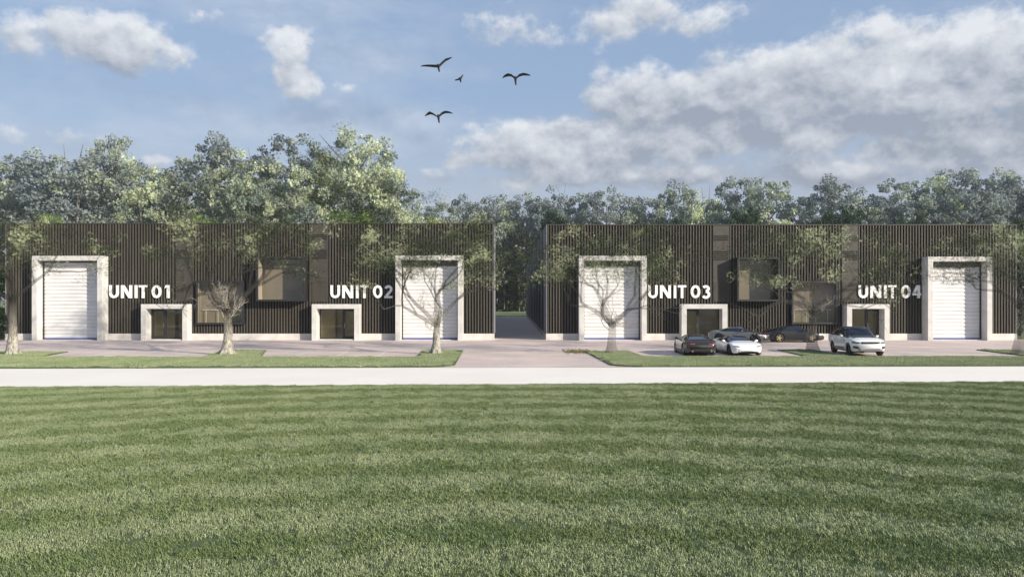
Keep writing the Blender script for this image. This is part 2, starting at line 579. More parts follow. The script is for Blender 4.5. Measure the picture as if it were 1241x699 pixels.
def facade(name, X0, X1, label, side_in_left, back_x0, back_x1, H, portals, entries, wins, strips):
    b = empty(name, ((X0 + X1) / 2, FY, 0), label, "building")
    ox = (X0 + X1) / 2

    def put(nm, bm, mat, par=None, lab=None, smooth=False):
        bmesh.ops.translate(bm, verts=bm.verts, vec=(-ox, -FY, 0))
        return obj(nm, bm, mat, par or b, smooth, lab)
    # holes in wall sheet (entries & windows)
    holes = [(e[0] + .3, e[1] - .3, 0.0, e[2] - .3) for e in entries] + [(w[0] + .1, w[1] - .1, w[2] + .1, w[3] - .1) for w in wins]
    xs = sorted({X0, X1, *[h[0] for h in holes], *[h[1] for h in holes]})
    zs = sorted({0.0, H, *[h[2] for h in holes], *[h[3] for h in holes]})
    bm = bmesh.new()
    for i in range(len(xs) - 1):
        for j in range(len(zs) - 1):
            cx, cz = (xs[i] + xs[i + 1]) / 2, (zs[j] + zs[j + 1]) / 2
            if any(h[0] < cx < h[1] and h[2] < cz < h[3] for h in holes): continue
            bm.faces.new([bm.verts.new(p) for p in ((xs[i], FY, zs[j]), (xs[i + 1], FY, zs[j]), (xs[i + 1], FY, zs[j + 1]), (xs[i], FY, zs[j + 1]))])
    bmesh.ops.remove_doubles(bm, verts=bm.verts, dist=1e-4)
    put("front_wall", bm, backing_m)
    # side and back walls
    bm = bmesh.new()
    for (ax, ay, bx_, by_) in ((X1, FY, back_x1, 150), (back_x1, 150, back_x0, 150), (back_x0, 150, X0, FY)):
        bm.faces.new([bm.verts.new(p) for p in ((ax, ay, .5), (bx_, by_, .5), (bx_, by_, H), (ax, ay, H))])
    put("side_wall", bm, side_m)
    bm = bmesh.new()
    for (ax, ay, bx_, by_) in ((X1, FY, back_x1, 150), (back_x1, 150, back_x0, 150), (back_x0, 150, X0, FY)):
        bm.faces.new([bm.verts.new(p) for p in ((ax, ay, 0), (bx_, by_, 0), (bx_, by_, .5), (ax, ay, .5))])
    put("side_plinth", bm, plinth_m)
    # fins down the side that faces the passage
    sx0, sx1 = (X0, back_x0) if side_in_left else (X1, back_x1)
    sg = -1 if side_in_left else 1
    yy = FY + 1.2
    k = 0
    while yy < 149:
        t = (yy - FY) / 85
        x = sx0 + (sx1 - sx0) * t
        xa, xb = sorted((x, x + sg * .07))
        big = k % 4 == 0
        bm = bmesh.new(); box(bm, xa, xb, yy, yy + (2.4 if big else 1.5), .52, H - .05)
        put("side_panel", bm, side_light)
        yy += 8.0
        k += 1
    # roof + coping
    bm = bmesh.new()
    bm.faces.new([bm.verts.new(p) for p in ((X0 + .1, FY + .1, H - .35), (X1 - .1, FY + .1, H - .35), (back_x1 - .1, 149.9, H - .35), (back_x0 + .1, 149.9, H - .35))])
    put("roof", bm, roof_m)
    bm = bmesh.new(); box(bm, X0 - .04, X1 + .04, FY - .11, FY + .3, H, H + .07)
    put("coping", bm, strip_m)
    for xc in (X0 - .03, X1 - .07):
        bm = bmesh.new(); box(bm, xc + .02, xc + .07, FY - .1, FY + .1, .55, H - .003)
        put("corner_trim", bm, side_light)
    # battens
    ex = [(p[0] - .02, p[1] + .02, 0, p[2] + .02) for p in portals] + [(e[0], e[1], 0, e[2]) for e in entries] + \
         [(w[0], w[1], w[2], w[3]) for w in wins] + [(s[0], s[1], s[2], H) for s in strips]
    bm = bmesh.new()
    x = X0 + .14
    rnd = random.Random(7)
    while x < X1 - .1:
        cuts = sorted([(e[2], e[3]) for e in ex if x + .05 > e[0] and x - .05 < e[1]])
        z = .56
        for (a, c_) in cuts:
            if a > z + .05: box(bm, x - .045, x + .045, FY - .08, FY - .002, z, a)
            z = max(z, c_)
        if z < H - .05: box(bm, x - .045, x + .045, FY - .08, FY - .002, z, H - .004)
        x += PITCH
    put("batten_cladding", bm, battens_m)
    # plinth
    xs_ = sorted([(p[0], p[1]) for p in portals] + [(e[0], e[1]) for e in entries])
    x = X0 - .02
    for a, c_ in xs_ + [(X1 + .02, X1 + .02)]:
        if a > x + .05:
            bm = bmesh.new(); box(bm, x, a, FY - .13, FY - .004, 0, .54)
            put("plinth", bm, plinth_m)
        x = c_
    # louvre strips
    for (a, c_, z0) in strips:
        bm = bmesh.new(); box(bm, a, c_, FY - .045, FY - .003, z0, H - .006)
        st = put("vent_panel", bm, strip_m)
        for zz0, zz1 in ((z0 + .05, z0 + 1.7), (H - 2.9, H - 2.1), (H - 1.3, H - .8)):
            bm = bmesh.new()
            z = zz0 + .05
            while z < zz1:
                box(bm, a + .08, c_ - .08, FY - .085, FY - .047, z, z + .07)
                z += .16
            l = put("louvre", bm, backing_m if zz0 > z0 + 1 else battens_m, st)
    # roller door portals
    PD = 1.0
    for i, (a, c_, top) in enumerate(portals):
        bm = bmesh.new()
        jw, lt = .42, .38
        box(bm, a, a + jw, FY - PD, FY - .001, 0, top - lt)
        box(bm, c_ - jw, c_, FY - PD, FY - .001, 0, top - lt)
        box(bm, a, c_, FY - PD, FY - .001, top - lt, top)
        p = put("roller_portal", bm, concrete)
        bv = p.modifiers.new("bevel", "BEVEL"); bv.width = .015; bv.segments = 2
        bm = bmesh.new()
        z = .16; ztop = top - lt - .02
        prof = []
        n_s = int((ztop - z) / .30)
        ph = (ztop - z) / n_s
        for k in range(n_s):
            for t, d in ((0, .0), (.10, .035), (.3, .055), (.6, .055), (.85, .03), (.95, .0)):
                prof.append((z + (k + t) * ph, d))
        prof.append((ztop, 0))
        va = [bm.verts.new((a + jw + .09, FY - .05 - d, zz)) for zz, d in prof]
        vb = [bm.verts.new((c_ - jw - .09, FY - .05 - d, zz)) for zz, d in prof]
        for k in range(len(prof) - 1):
            bm.faces.new((va[k], vb[k], vb[k + 1], va[k + 1]))
        put("roller_shutter", bm, shutter_m, p)
        for xc in (a + jw + .003, c_ - jw - .09):
            bm = bmesh.new(); box(bm, xc, xc + .087, FY - .2, FY - .01, .02, ztop)
            put("guide_rail", bm, frame_m, p)
        if i > 0 or name == "warehouse_building.001" or True:
            bm = bmesh.new(); box(bm, a + jw + .095, c_ - jw - .095, FY - .26, FY - .115, ztop - (.12 if (i == 0 and not side_in_left) else .42), ztop - .002)
            put("shutter_hood", bm, simple("hood_brown", (.06, .055, .045), .5) if "hood_brown" not in MATS else MATS["hood_brown"], p)
        bm = bmesh.new(); box(bm, a + jw + .095, c_ - jw - .095, FY - .13, FY - .06, .07, .16)
        put("bottom_seal", bm, blue_m, p)
        bm = bmesh.new(); box(bm, a + jw + .002, c_ - jw - .002, FY - .6, FY - .002, .019, .065)
        put("door_sill", bm, concrete, p)
    # entrances
    for i, (a, c_, top, dside) in enumerate(entries):
        ED = .95
        bm = bmesh.new(); jw, lt = .42, .38
        box(bm, a, a + jw, FY - ED, FY + .12, 0, top - lt)
        box(bm, c_ - jw, c_, FY - ED, FY + .12, 0, top - lt)
        box(bm, a, c_, FY - ED, FY + .12, top - lt, top)
        box(bm, a + jw + .002, c_ - jw - .002, FY - ED + .1, FY + .12, .02, .10)
        p = put("entrance_surround", bm, concrete)
        bv = p.modifiers.new("bevel", "BEVEL"); bv.width = .015; bv.segments = 2
        ga, gc, gt = a + jw + .003, c_ - jw - .003, top - lt - .003
        # frames
        dw = 1.05
        if dside < 0: d0, d1 = ga + .08, ga + .08 + dw
        else: d0, d1 = gc - .08 - dw, gc - .08
        bm = bmesh.new()
        fw = .08
        box(bm, ga, ga + fw, FY + .0, FY + .1, .105, gt); box(bm, gc - fw, gc, FY + .0, FY + .1, .105, gt)
        box(bm, ga + fw, gc - fw, FY + .001, FY + .099, gt - .07, gt - .001); box(bm, ga + fw, gc - fw, FY + .001, FY + .099, .105, .17)
        xm = d1 if dside < 0 else d0
        box(bm, xm - .02, xm + .12, FY - .02, FY + .098, .171, gt - .071)
        put("glazing_frame", bm, frame_m, p)
        # door leaf
        bm = bmesh.new()
        if dside < 0: l0, l1 = ga + fw + .01, xm - .03
        else: l0, l1 = xm + .13, gc - fw - .01
        fr = .09
        box(bm, l0, l0 + fr, FY - .015, FY + .05, .175, gt - .08); box(bm, l1 - fr, l1, FY - .015, FY + .05, .175, gt - .08)
        box(bm, l0 + fr, l1 - fr, FY - .014, FY + .049, gt - .2, gt - .08); box(bm, l0 + fr, l1 - fr, FY - .014, FY + .049, .175, .33)
        put("door", bm, frame_m, p)
        bm = bmesh.new()
        hx = l1 - .05 if dside < 0 else l0 + .05
        box(bm, hx - .012, hx + .012, FY - .07, FY - .045, 1.0, 1.4); box(bm, hx - .012, hx + .012, FY - .045, FY - .016, 1.05, 1.08); box(bm, hx - .012, hx + .012, FY - .045, FY - .016, 1.32, 1.35)
        put("handle", bm, steel_m, p)
        bm = bmesh.new()
        for q0, q1 in ((l0 + fr + .002, l1 - fr - .002), (xm + .122, gc - fw - .002) if dside < 0 else (ga + fw + .002, xm - .022)):
            bm = bmesh.new()
            bm.faces.new([bm.verts.new(pp) for pp in ((q0, FY + .03, .18), (q1, FY + .03, .18), (q1, FY + .03, gt - .08), (q0, FY + .03, gt - .08))])
            put("glass_pane", bm, pane_m, p)
        # hall behind the glass
        bm = bmesh.new()
        y0, y1 = FY + .13, FY + 1.5
        for q in (((a, y1, 0), (c_, y1, 0), (c_, y1, top), (a, y1, top)), ((a, y0, .02), (c_, y0, .02), (c_, y1, .02), (a, y1, .02)),
                  ((a, y0, top), (a, y1, top), (c_, y1, top), (c_, y0, top)), ((a, y0, 0), (a, y1, 0), (a, y1, top), (a, y0, top)),
                  ((c_, y0, 0), (c_, y0, top), (c_, y1, top), (c_, y1, 0))):
            bm.faces.new([bm.verts.new(pp) for pp in q])
        put("entrance_hall", bm, inner_m, p)
        bm = bmesh.new()
        xx = a + (c_ - a) * (.52 if dside < 0 else .38)
        box(bm, xx, xx + .06, FY + .9, y1 - .01, .03, top - .2)
        put("partition", bm, blind_m, p)
    # window boxes
    for i, (a, c_, z0, z1, dep) in enumerate(wins):
        t = .15
        bm = bmesh.new()
        box(bm, a, a + t, FY - dep, FY + .1, z0, z1); box(bm, c_ - t, c_, FY - dep, FY + .1, z0, z1)
        box(bm, a + t, c_ - t, FY - dep + .002, FY + .1, z1 - t, z1 - .001); box(bm, a + t, c_ - t, FY - dep + .002, FY + .1, z0 + .001, z0 + t)
        p = put("window", bm, frame_m)
        p["label"] = "dark box frame standing out from the facade" if dep > .5 else "shallow dark box frame"
        bm = bmesh.new()
        box(bm, a + t + .001, a + t + .03, FY - dep + .05, FY - .02, z0 + t + .002, z1 - t - .002)
        put("reveal_lining", bm, blind_m, p)
        bm = bmesh.new()
        yy = FY - .01 if dep > .5 else FY - dep + .06
        bm.faces.new([bm.verts.new(pp) for pp in ((a + t, yy, z0 + t), (c_ - t, yy, z0 + t), (c_ - t, yy, z1 - t), (a + t, yy, z1 - t))])
        put("glass_pane", bm, pane_m, p)
        bm = bmesh.new()
        y0, y1 = FY + .11, FY + (.35 if dep > .5 else .75)
        for q in (((a, y1, z0), (c_, y1, z0), (c_, y1, z1), (a, y1, z1)), ((a, y0, z0 + .02), (c_, y0, z0 + .02), (c_, y1, z0 + .02), (a, y1, z0 + .02)),
                  ((a, y0, z1), (a, y1, z1), (c_, y1, z1), (c_, y0, z1)), ((a, y0, z0), (a, y1, z0), (a, y1, z1), (a, y0, z1)),
                  ((c_, y0, z0), (c_, y0, z1), (c_, y1, z1), (c_, y1, z0))):
            bm.faces.new([bm.verts.new(pp) for pp in q])
        put("window_lining", bm, blind_m, p)
        if dep < .5:
            bm = bmesh.new()
            zr = z0 + 1.2
            tube_pts(bm, [Vector((a + .2, FY + .55, zr)), Vector((c_ - .2, FY + .55, zr - .02))], [.025, .025])
            for xx in (a + .5, a + 1.5, c_ - 1.5, c_ - .5):
                tube_pts(bm, [Vector((xx, FY + .55, z0 + .03)), Vector((xx, FY + .55, zr))], [.018, .018])
            put("handrail", bm, white_m, p)
    return b


H1 = wz(271.5); H2 = wz(273)
f64 = 64.0
b1 = facade("warehouse_building", wx(7.5), wx(599), "long dark batten clad warehouse with no cars before it, carrying UNIT 01 and UNIT 02", False, wx(7.5) + 1, -2.75, H1,
            [(-38.67, -32.95, wz(310, f64)), (-9.17, -3.68, wz(309.5, f64))],
            [(-29.84, -26.06, wz(368.5, f64), -1), (-15.97, -12.1, wz(368.5, f64), 1)],
            [(wx(237.5, 64.7), wx(297), wz(393), wz(340.5), .32), (wx(310.5, 64), wx(372), wz(365), wz(311.5), 1.0)],
            [(wx(213), wx(233), wz(365.5)), (wx(377), wx(398), wz(365.5))])
b2 = facade("warehouse_building", wx(662), wx(1231), "long dark batten clad warehouse behind the parked cars, carrying UNIT 03 and UNIT 04", True, 3.42, wx(1231) - 1, H2,
            [(5.74, 11.24, wz(310, f64)), (34.05, 39.28, wz(311, f64))],
            [(14.07, 17.8, wz(368.5, f64), -1), (27.5, 30.97, wz(368.5, f64), 1)],
            [(wx(889.5), wx(945.6, 64), wz(365), wz(312.5), 1.0), (wx(958), wx(1013.6), wz(392.5), wz(340.5), .32)],
            [(wx(864), wx(884), wz(365.5)), (wx(1020), wx(1040), wz(365.5))])


# ------------------------------------------------------------------ unit signs
def strip_outline(pts, w, closed=False):
    L, Rr = [], []
    n = len(pts)
    for i, p in enumerate(pts):
        p = Vector(p)
        if closed:
            a, c_ = Vector(pts[i - 1]), Vector(pts[(i + 1) % n])
        else:
            a, c_ = Vector(pts[max(i - 1, 0)]), Vector(pts[min(i + 1, n - 1)])
        d1 = (p - a).normalized() if (p - a).length > 1e-6 else (c_ - p).normalized()
        d2 = (c_ - p).normalized() if (c_ - p).length > 1e-6 else d1
        t = (d1 + d2).normalized()
        nn = Vector((-t.y, t.x))
        k = 1 / max(.45, nn.dot(Vector((-d1.y, d1.x))))
        L.append(p + nn * (w / 2 * k)); Rr.append(p - nn * (w / 2 * k))
    return L, Rr


def glyph(ch, w, h, s):
    """list of pieces, each a list of quads/polygons in 2D"""
    def strip(pts, closed=False):
        L, Rr = strip_outline(pts, s, closed)
        n = len(pts)
        return [[Rr[i], Rr[(i + 1) % n], L[(i + 1) % n], L[i]] for i in range(n if closed else n - 1)]
    arc = lambda cx, cy, rx, ry, a0, a1, n=14: [(cx + rx * math.cos(R(a0 + (a1 - a0) * i / n)), cy + ry * math.sin(R(a0 + (a1 - a0) * i / n))) for i in range(n + 1)]
    q = s / 2
    if ch == "U": return [strip([(q, h)] + [(q, h * .6)] + arc(w / 2, w / 2, w / 2 - q, w / 2 - q, 180, 360) + [(w - q, h * .6), (w - q, h)])]
    if ch == "N": return [[[(0, 0), (s, 0), (s, h * .60), (s, h), (0, h)]], [[(w - s, 0), (w, 0), (w, h), (w - s, h), (w - s, h * .4)]],
                          [[(w - s * 1.25, 0), (w - s * .5, 0), (w - s * .5, s * 1.1), (s * 1.25, h), (s * .5, h), (s * .5, h - s * 1.1)]]]
    if ch == "I": return [[[(0, 0), (s, 0), (s, h), (0, h)]]]
    if ch == "T": return [[[(0, h - s * .85), (w, h - s * .85), (w, h), (0, h)]], [[(w / 2 - q, 0), (w / 2 + q, 0), (w / 2 + q, h - s * .85), (w / 2 - q, h - s * .85)]]]
    if ch == "0": return [strip([(w / 2 + (w / 2 - q) * math.cos(t), h / 2 + (h / 2 - q) * math.copysign(abs(math.sin(t)) ** .9, math.sin(t))) for t in [2 * PI * i / 32 for i in range(32)]], True)]
    if ch == "1": return [[[(w - s, 0), (w, 0), (w, h), (w - s, h)]], [[(0, h - s * 1.25), (w - s, h - s * .85), (w - s, h), (s * .55, h)]]]
    if ch == "2": return [strip(arc(w / 2, h - w / 2, w / 2 - q, w / 2 - q, 165, -35, 12) + [(s * .75, s * .8)]), [[(0, 0), (w, 0), (w, s * .85), (0, s * .85)]]]
    if ch == "3":
        r = h * .27
        return [strip(arc(w * .45, h - r, w * .5 - q, r - q, 150, -90, 12)), strip(arc(w * .45, r + s * .05, w * .55 - q, r + s * .05 - q + s * .25, 90, -150, 12))]
    if ch == "4": return [[[(w * .62, 0), (w * .62 + s, 0), (w * .62 + s, h), (w * .62, h)]], [[(0, h * .22), (w * 1.08, h * .22), (w * 1.08, h * .22 + s * .8), (0, h * .22 + s * .8)]],
                          strip([(s * .45, h * .22 + s * .5), (w * .66, h - s * .2)])]


def sign(px0, num, label):
    d = FY - .17
    k = d / F
    x0 = (px0 - CX) * k
    e = empty("unit_sign", (x0, d, HC), label, "sign", "unit name letters on the facades")
    z0 = wz(361.2, d) - HC
    h = 15.7 * k
    s = 3.1 * k
    lay = [("U", 0, 11.6), ("N", 14.4, 13.2), ("I", 31, 3.3), ("T", 36, 10.3), (num[0], 51.6, 11.6), (num[1], 67 if num[1] == "1" else 65.5, 6.0 if num[1] == "1" else 9.8)]
    for ch, off, w in lay:
        bm = bmesh.new()
        if ch == "1": off += 0
        for j, piece in enumerate(glyph(ch, w * k, h, s)):
            dd = -.0025 * j
            for pl in piece:
                a = [bm.verts.new((off * k + p[0], dd, z0 + p[1])) for p in pl]
                c_ = [bm.verts.new((off * k + p[0], .09 - dd, z0 + p[1])) for p in pl]
                bm.faces.new(a); bm.faces.new(c_[::-1])
                for q in range(len(pl)):
                    bm.faces.new((a[q], c_[q], c_[(q + 1) % len(pl)], a[(q + 1) % len(pl)]))
        bmesh.ops.remove_doubles(bm, verts=bm.verts, dist=1e-4)
        # drop interior walls between quads of one stroke
        dup = {}
        for fc in list(bm.faces):
            key = tuple(sorted(v.index for v in fc.verts))
        bm.verts.index_update()
        for fc in list(bm.faces):
            dup.setdefault(tuple(sorted(v.index for v in fc.verts)), []).append(fc)
        kill = [fc for l in dup.values() if len(l) > 1 for fc in l]
        bmesh.ops.delete(bm, geom=kill, context="FACES_ONLY")
        bmesh.ops.recalc_face_normals(bm, faces=bm.faces)
        obj("letter" if ch.isalpha() else "digit", bm, white_m, e)
    return e


sign(132, "01", "white raised letters reading UNIT 01")
sign(400.3, "02", "white raised letters reading UNIT 02")
sign(785.5, "03", "white raised letters reading UNIT 03")
sign(1040.5, "04", "white raised letters reading UNIT 04")


# ------------------------------------------------------------------ trees
def grow(rnd, base, fork_h, r0, height, spread, nl, lean=0.0, depth=4):
    """list of (points, radii) branches and list of tips with radius of cluster"""
    br, tips = [], []
    pts = [base.copy()]
    p = base.copy()
    n = 6
    for i in range(n):
        p = p + Vector((rnd.uniform(-.04, .04) + lean / n, rnd.uniform(-.04, .04), fork_h / n))
        pts.append(p.copy())
    rad = [r0 * (1.55 if i == 0 else 1.15 if i == 1 else 1.0 - .04 * i) for i in range(n + 1)]
    br.append((pts, rad))

    def rec(p, d, length, r, lv):
        k = 5
        pts = [p.copy()]
        for i in range(k):
            d = (d + Vector((rnd.gauss(0, .16), rnd.gauss(0, .16), rnd.gauss(.03, .10)))).normalized()
            p = p + d * (length / k)
            pts.append(p.copy())
        br.append((pts, [r * (1 - .5 * i / k) for i in range(k + 1)]))
        if lv >= depth:
            tips.append(p.copy()); return
        if lv >= depth - 1: tips.append(pts[3].copy())
        m = 3 if lv < 2 else rnd.choice((2, 3))
        for j in range(m):
            a = rnd.uniform(0, 2 * PI)
            side = d.cross(Vector((math.cos(a), math.sin(a), .2))).normalized()
            nd = (d * rnd.uniform(.6, 1.0) + side * rnd.uniform(.45, .95) + Vector((0, 0, .12))).normalized()
            q = pts[k] if j < 2 else pts[rnd.choice((3, 4))]
            rec(q, nd, length * rnd.uniform(.62, .82), r * .5 * rnd.uniform(.8, 1.1), lv + 1)
    for j in range(nl):
        a = 2 * PI * (j + rnd.uniform(.1, .6)) / nl
        up = rnd.uniform(.55, 1.1)
        d = Vector((math.cos(a) * spread, math.sin(a) * spread, up)).normalized()
        rec(pts[-1] - Vector((0, 0, .12 * j * .6)), d, height * .27 * rnd.uniform(.85, 1.15), r0 * rnd.uniform(.55, .75), 1)
    return br, tips


def crown_points(rng, ncl, nper, w, h, csize, shape="round", tiers=0):
    cs = []
    for i in range(ncl):
        while True:
            p = rng.uniform(-1, 1, 3)
            rr = math.sqrt(p[0] ** 2 + p[1] ** 2)
            if shape == "cone":
                if rr < .25 + .75 * (1 - (p[2] + 1) / 2): break
            else:
                if p[0] ** 2 + p[1] ** 2 + (p[2] * (1.0 if p[2] > 0 else .8)) ** 2 < 1 and (rr > .35 or p[2] > .3 or rng.random() < .3): break
        r = csize * rng.uniform(.6, 1.35)
        m = int(nper * rng.uniform(.6, 1.3))
        c_ = rng.normal(size=(m, 3)); c_ /= np.linalg.norm(c_, axis=1)[:, None]
        c_ *= (rng.uniform(0, 1, m) ** .4)[:, None] * r
        c_[:, 2] *= .65
        cs.append(c_ + p * np.array([w / 2, w / 2, h / 2]))
    return np.concatenate(cs)


def row_tree(name, X, Y, seed, fork, r0, height, spread, nl, label, crown_n=75, csize=.85, twigs=0, lean=0.0, leaf=.2, keep=1.0, bark=None, cw=12.5, cz=(4.3, 9.8), cx=0.0, ncl=120, top=None, zmax=99):
    rnd = random.Random(seed)
    e = empty(name, (X, Y, .06), label, "tree", "see-through trees along the parking bays")
    br, tips = grow(rnd, Vector((0, 0, 0)), fork, r0, height, spread, nl, lean)
    bm = bmesh.new()
    for pts, rad in br:
        tube_pts(bm, pts, [max(.012, r) for r in rad], 8 if rad[0] > .1 else 5, False)
    # root flare
    for j in range(0 if bark else 6):
        a = j * PI / 3 + rnd.random() * .5
        tube_pts(bm, [Vector((0, 0, .45)), Vector((math.cos(a) * r0 * 1.1, math.sin(a) * r0 * 1.1, .14)), Vector((math.cos(a) * r0 * 1.9, math.sin(a) * r0 * 1.9, -.03))],
                 [r0 * .5, r0 * .42, r0 * .2], 6)
    obj("trunk", bm, bark or ghost_bark, e, True)
    if twigs:
        bm = bmesh.new()
        for j in range(twigs):
            a = rnd.uniform(0, 2 * PI); z = rnd.uniform(fork * .7, fork * 1.15)
            p = Vector((math.cos(a) * r0 * .4 + lean, math.sin(a) * r0 * .4, z)); d = Vector((math.cos(a) * rnd.uniform(.4, 1.2), math.sin(a), rnd.uniform(.4, 1.1))).normalized()

            def tw(p, d, l, r, lv):
                pts = [p.copy()]
                for i in range(4):
                    d = (d + Vector((rnd.gauss(0, .3), rnd.gauss(0, .3), rnd.gauss(.08, .2)))).normalized(); p = p + d * l / 4; pts.append(p.copy())
                tube_pts(bm, pts, [r, r * .85, r * .7, r * .6, r * .4], 4, False)
                if lv < 4:
                    for _ in range(3):
                        nd = (d + Vector((rnd.gauss(0, .6), rnd.gauss(0, .6), rnd.gauss(.1, .5)))).normalized()
                        tw(pts[rnd.choice((2, 3, 4))], nd, l * .68, r * .6, lv + 1)
            tw(p, d, rnd.uniform(.7, 1.1), .035, 1)
        obj("twigs", bm, twig_m, e)
    rng = np.random.default_rng(seed)
    rnd.shuffle(tips)
    tips = tips[:int(len(tips) * keep)]
    cs = []
    for t in tips:
        m = int(crown_n * rnd.uniform(.5, 1.4))
        c_ = rng.normal(size=(m, 3)); c_ /= np.linalg.norm(c_, axis=1)[:, None]
        c_ *= (rng.uniform(0, 1, m) ** .45)[:, None] * csize * rnd.uniform(.7, 1.3)
        c_[:, 2] *= .6
        cs.append(c_ + np.array(t))
    fill = crown_points(rng, ncl, 105, cw, cz[1] - cz[0], .85) * np.array([1, .8, 1]) + np.array([cx, 0, (cz[0] + cz[1]) / 2])
    cs.append(fill)
    if top:
        tx, tw_, tz0, tz1, tn = top
        cs.append(crown_points(rng, tn, 105, tw_, tz1 - tz0, .8) * np.array([1, .8, 1]) + np.array([tx, 0, (tz0 + tz1) / 2]))
    c_ = np.concatenate(cs)
    c_ = c_[c_[:, 2] > 3.7 + .5 * np.sin(c_[:, 0] * 1.1 + seed) + .3 * np.sin(c_[:, 0] * 3.1)]
    c_ = c_[c_[:, 2] < zmax + .5 * np.sin(c_[:, 0] * 1.7 + seed)]
    v, f = leaf_quads(c_, leaf, rng)
    npobj("crown", v, f, ghost_leaf, e)
    return e


row_tree("see_through_tree", wx(15, 47.3), 47.3, 11, 3.4, .27, 9.0, 1.0, 4, "see-through tree with a pale trunk at the left edge, before the UNIT 01 roller door", keep=.5, ncl=50, cz=(4.3, 8.2), zmax=8.3)
row_tree("see_through_tree", wx(275, 47.6), 47.6, 23, 2.7, .31, 10.5, 1.0, 5, "thick pale trunked see-through tree with bare twigs before the window next to UNIT 01", twigs=14, keep=.75, cw=13.5, cz=(5.2, 11.8), ncl=95)
row_tree("see_through_tree", wx(528, 48), 48, 35, 1.9, .25, 9.6, 1.0, 5, "see-through tree forking low in front of the UNIT 02 roller door", twigs=4, lean=.05, crown_n=85, csize=.95, cw=12.5, cz=(4.5, 9.6), cx=-.5, ncl=75, top=(-5.4, 6.5, 7.5, 13.8, 80))
row_tree("see_through_tree", wx(741, 48.7), 48.7, 42, 1.9, .29, 9.0, 1.0, 5, "see-through tree forking low in front of the UNIT 03 roller door", twigs=5, keep=.75, bark=ghost_bark2, ncl=65, cz=(4.3, 8.2), zmax=8.0)
row_tree("see_through_tree", wx(985, 49.5), 49.5, 57, 2.6, .33, 9.0, 1.0, 5, "see-through tree between the black coupe and the white SUV", twigs=6, keep=.65, bark=ghost_bark2, ncl=65, cz=(4.3, 8.2), zmax=8.0)
row_tree("see_through_tree", wx(1236, 47.8), 47.8, 61, 3.0, .33, 9.0, 1.0, 4, "see-through tree at the right edge, past the UNIT 04 roller door", keep=.65, bark=ghost_bark2, ncl=65, cz=(4.3, 8.2), zmax=8.0)


def wood_template(seed, W, Ht, low, ncl, nper, csize, leaf, shape="round"):
    rng = np.random.default_rng(seed); rnd = random.Random(seed)
    ch = Ht - low
    c_ = crown_points(rng, ncl, nper, W, ch, csize, shape) + np.array([0, 0, low + ch / 2])
    v, f = leaf_quads(c_, leaf, rng)
    cm = (v, f)
    bm = bmesh.new()
    tr = Ht * .012 + .1
    tube_pts(bm, [Vector((0, 0, -.2)), Vector((.1, 0, Ht * .25)), Vector((-.1, .1, Ht * .55)), Vector((.15, 0, Ht * .85))], [tr * 1.5, tr, tr * .7, tr * .2], 8)
    for j in range(9):
        a = rnd.uniform(0, 2 * PI); z = Ht * rnd.uniform(.3, .75); L = W * rnd.uniform(.3, .5)
        d = Vector((math.cos(a), math.sin(a), rnd.uniform(.3, .9)))
        p0 = Vector((0, 0, z)); p1 = p0 + d * L * .5 + Vector((0, 0, .1)); p2 = p0 + d * L + Vector((rnd.uniform(-.6, .6), rnd.uniform(-.6, .6), rnd.uniform(0, 1.5)))
        tube_pts(bm, [p0, p1, p2], [tr * .45, tr * .28, tr * .08], 5)
    if shape == "round":
        for j in range(2 if seed == 102 else 0):
            a = rnd.uniform(0, 2 * PI)
            p0 = Vector((math.cos(a) * W * .15, math.sin(a) * W * .15, Ht * .85))
            tube_pts(bm, [p0, p0 + Vector((rnd.uniform(-1, 1), 0, Ht * .08)), p0 + Vector((rnd.uniform(-2, 2), 0, Ht * .17))], [.12, .08, .03], 4)
    me = bpy.data.meshes.new("trunk"); bm.to_mesh(me); bm.free(); me.materials.append(bark_m)
    return cm, me


TPL = {}


def wood_tree(name, key, px, top_y, D, wpx, mat, label, cat="tree", group=None, seed=None, rot=0.0):
    """template height 30 / width 18, scaled to fit"""
    (v, f), tm = TPL[key]
    mk = (key, mat.name)
    if mk not in CM:
        CM[mk] = npobj_mesh("crown", v, f, mat)
    X = wx(px, D); Ht = wz(top_y, D); W = wpx * D / F
    e = empty(name, (X, D, 0), label, cat, group, rot)
    sz = Ht / 30.0; sx = W / 18.0
    for nm, me in (("trunk", tm), ("crown", CM[mk])):
        o = bpy.data.objects.new(nm, me); COL.objects.link(o); o.parent = e
    e.scale = (sx, sx, sz)
    return e


CM = {}
for i in range(5):
    TPL[i] = wood_template(100 + i, 18, 30, 3, 230, 78, 1.65, .62)
TPL["ever"] = wood_template(120, 18, 30, 0.5, 170, 80, 1.9, .62, "cone")
TPL["bush"] = wood_template(121, 18, 30, 0.0, 160, 80, 2.2, .75)
TPL["fine"] = wood_template(122, 18, 30, 0.0, 260, 90, 1.7, .5)

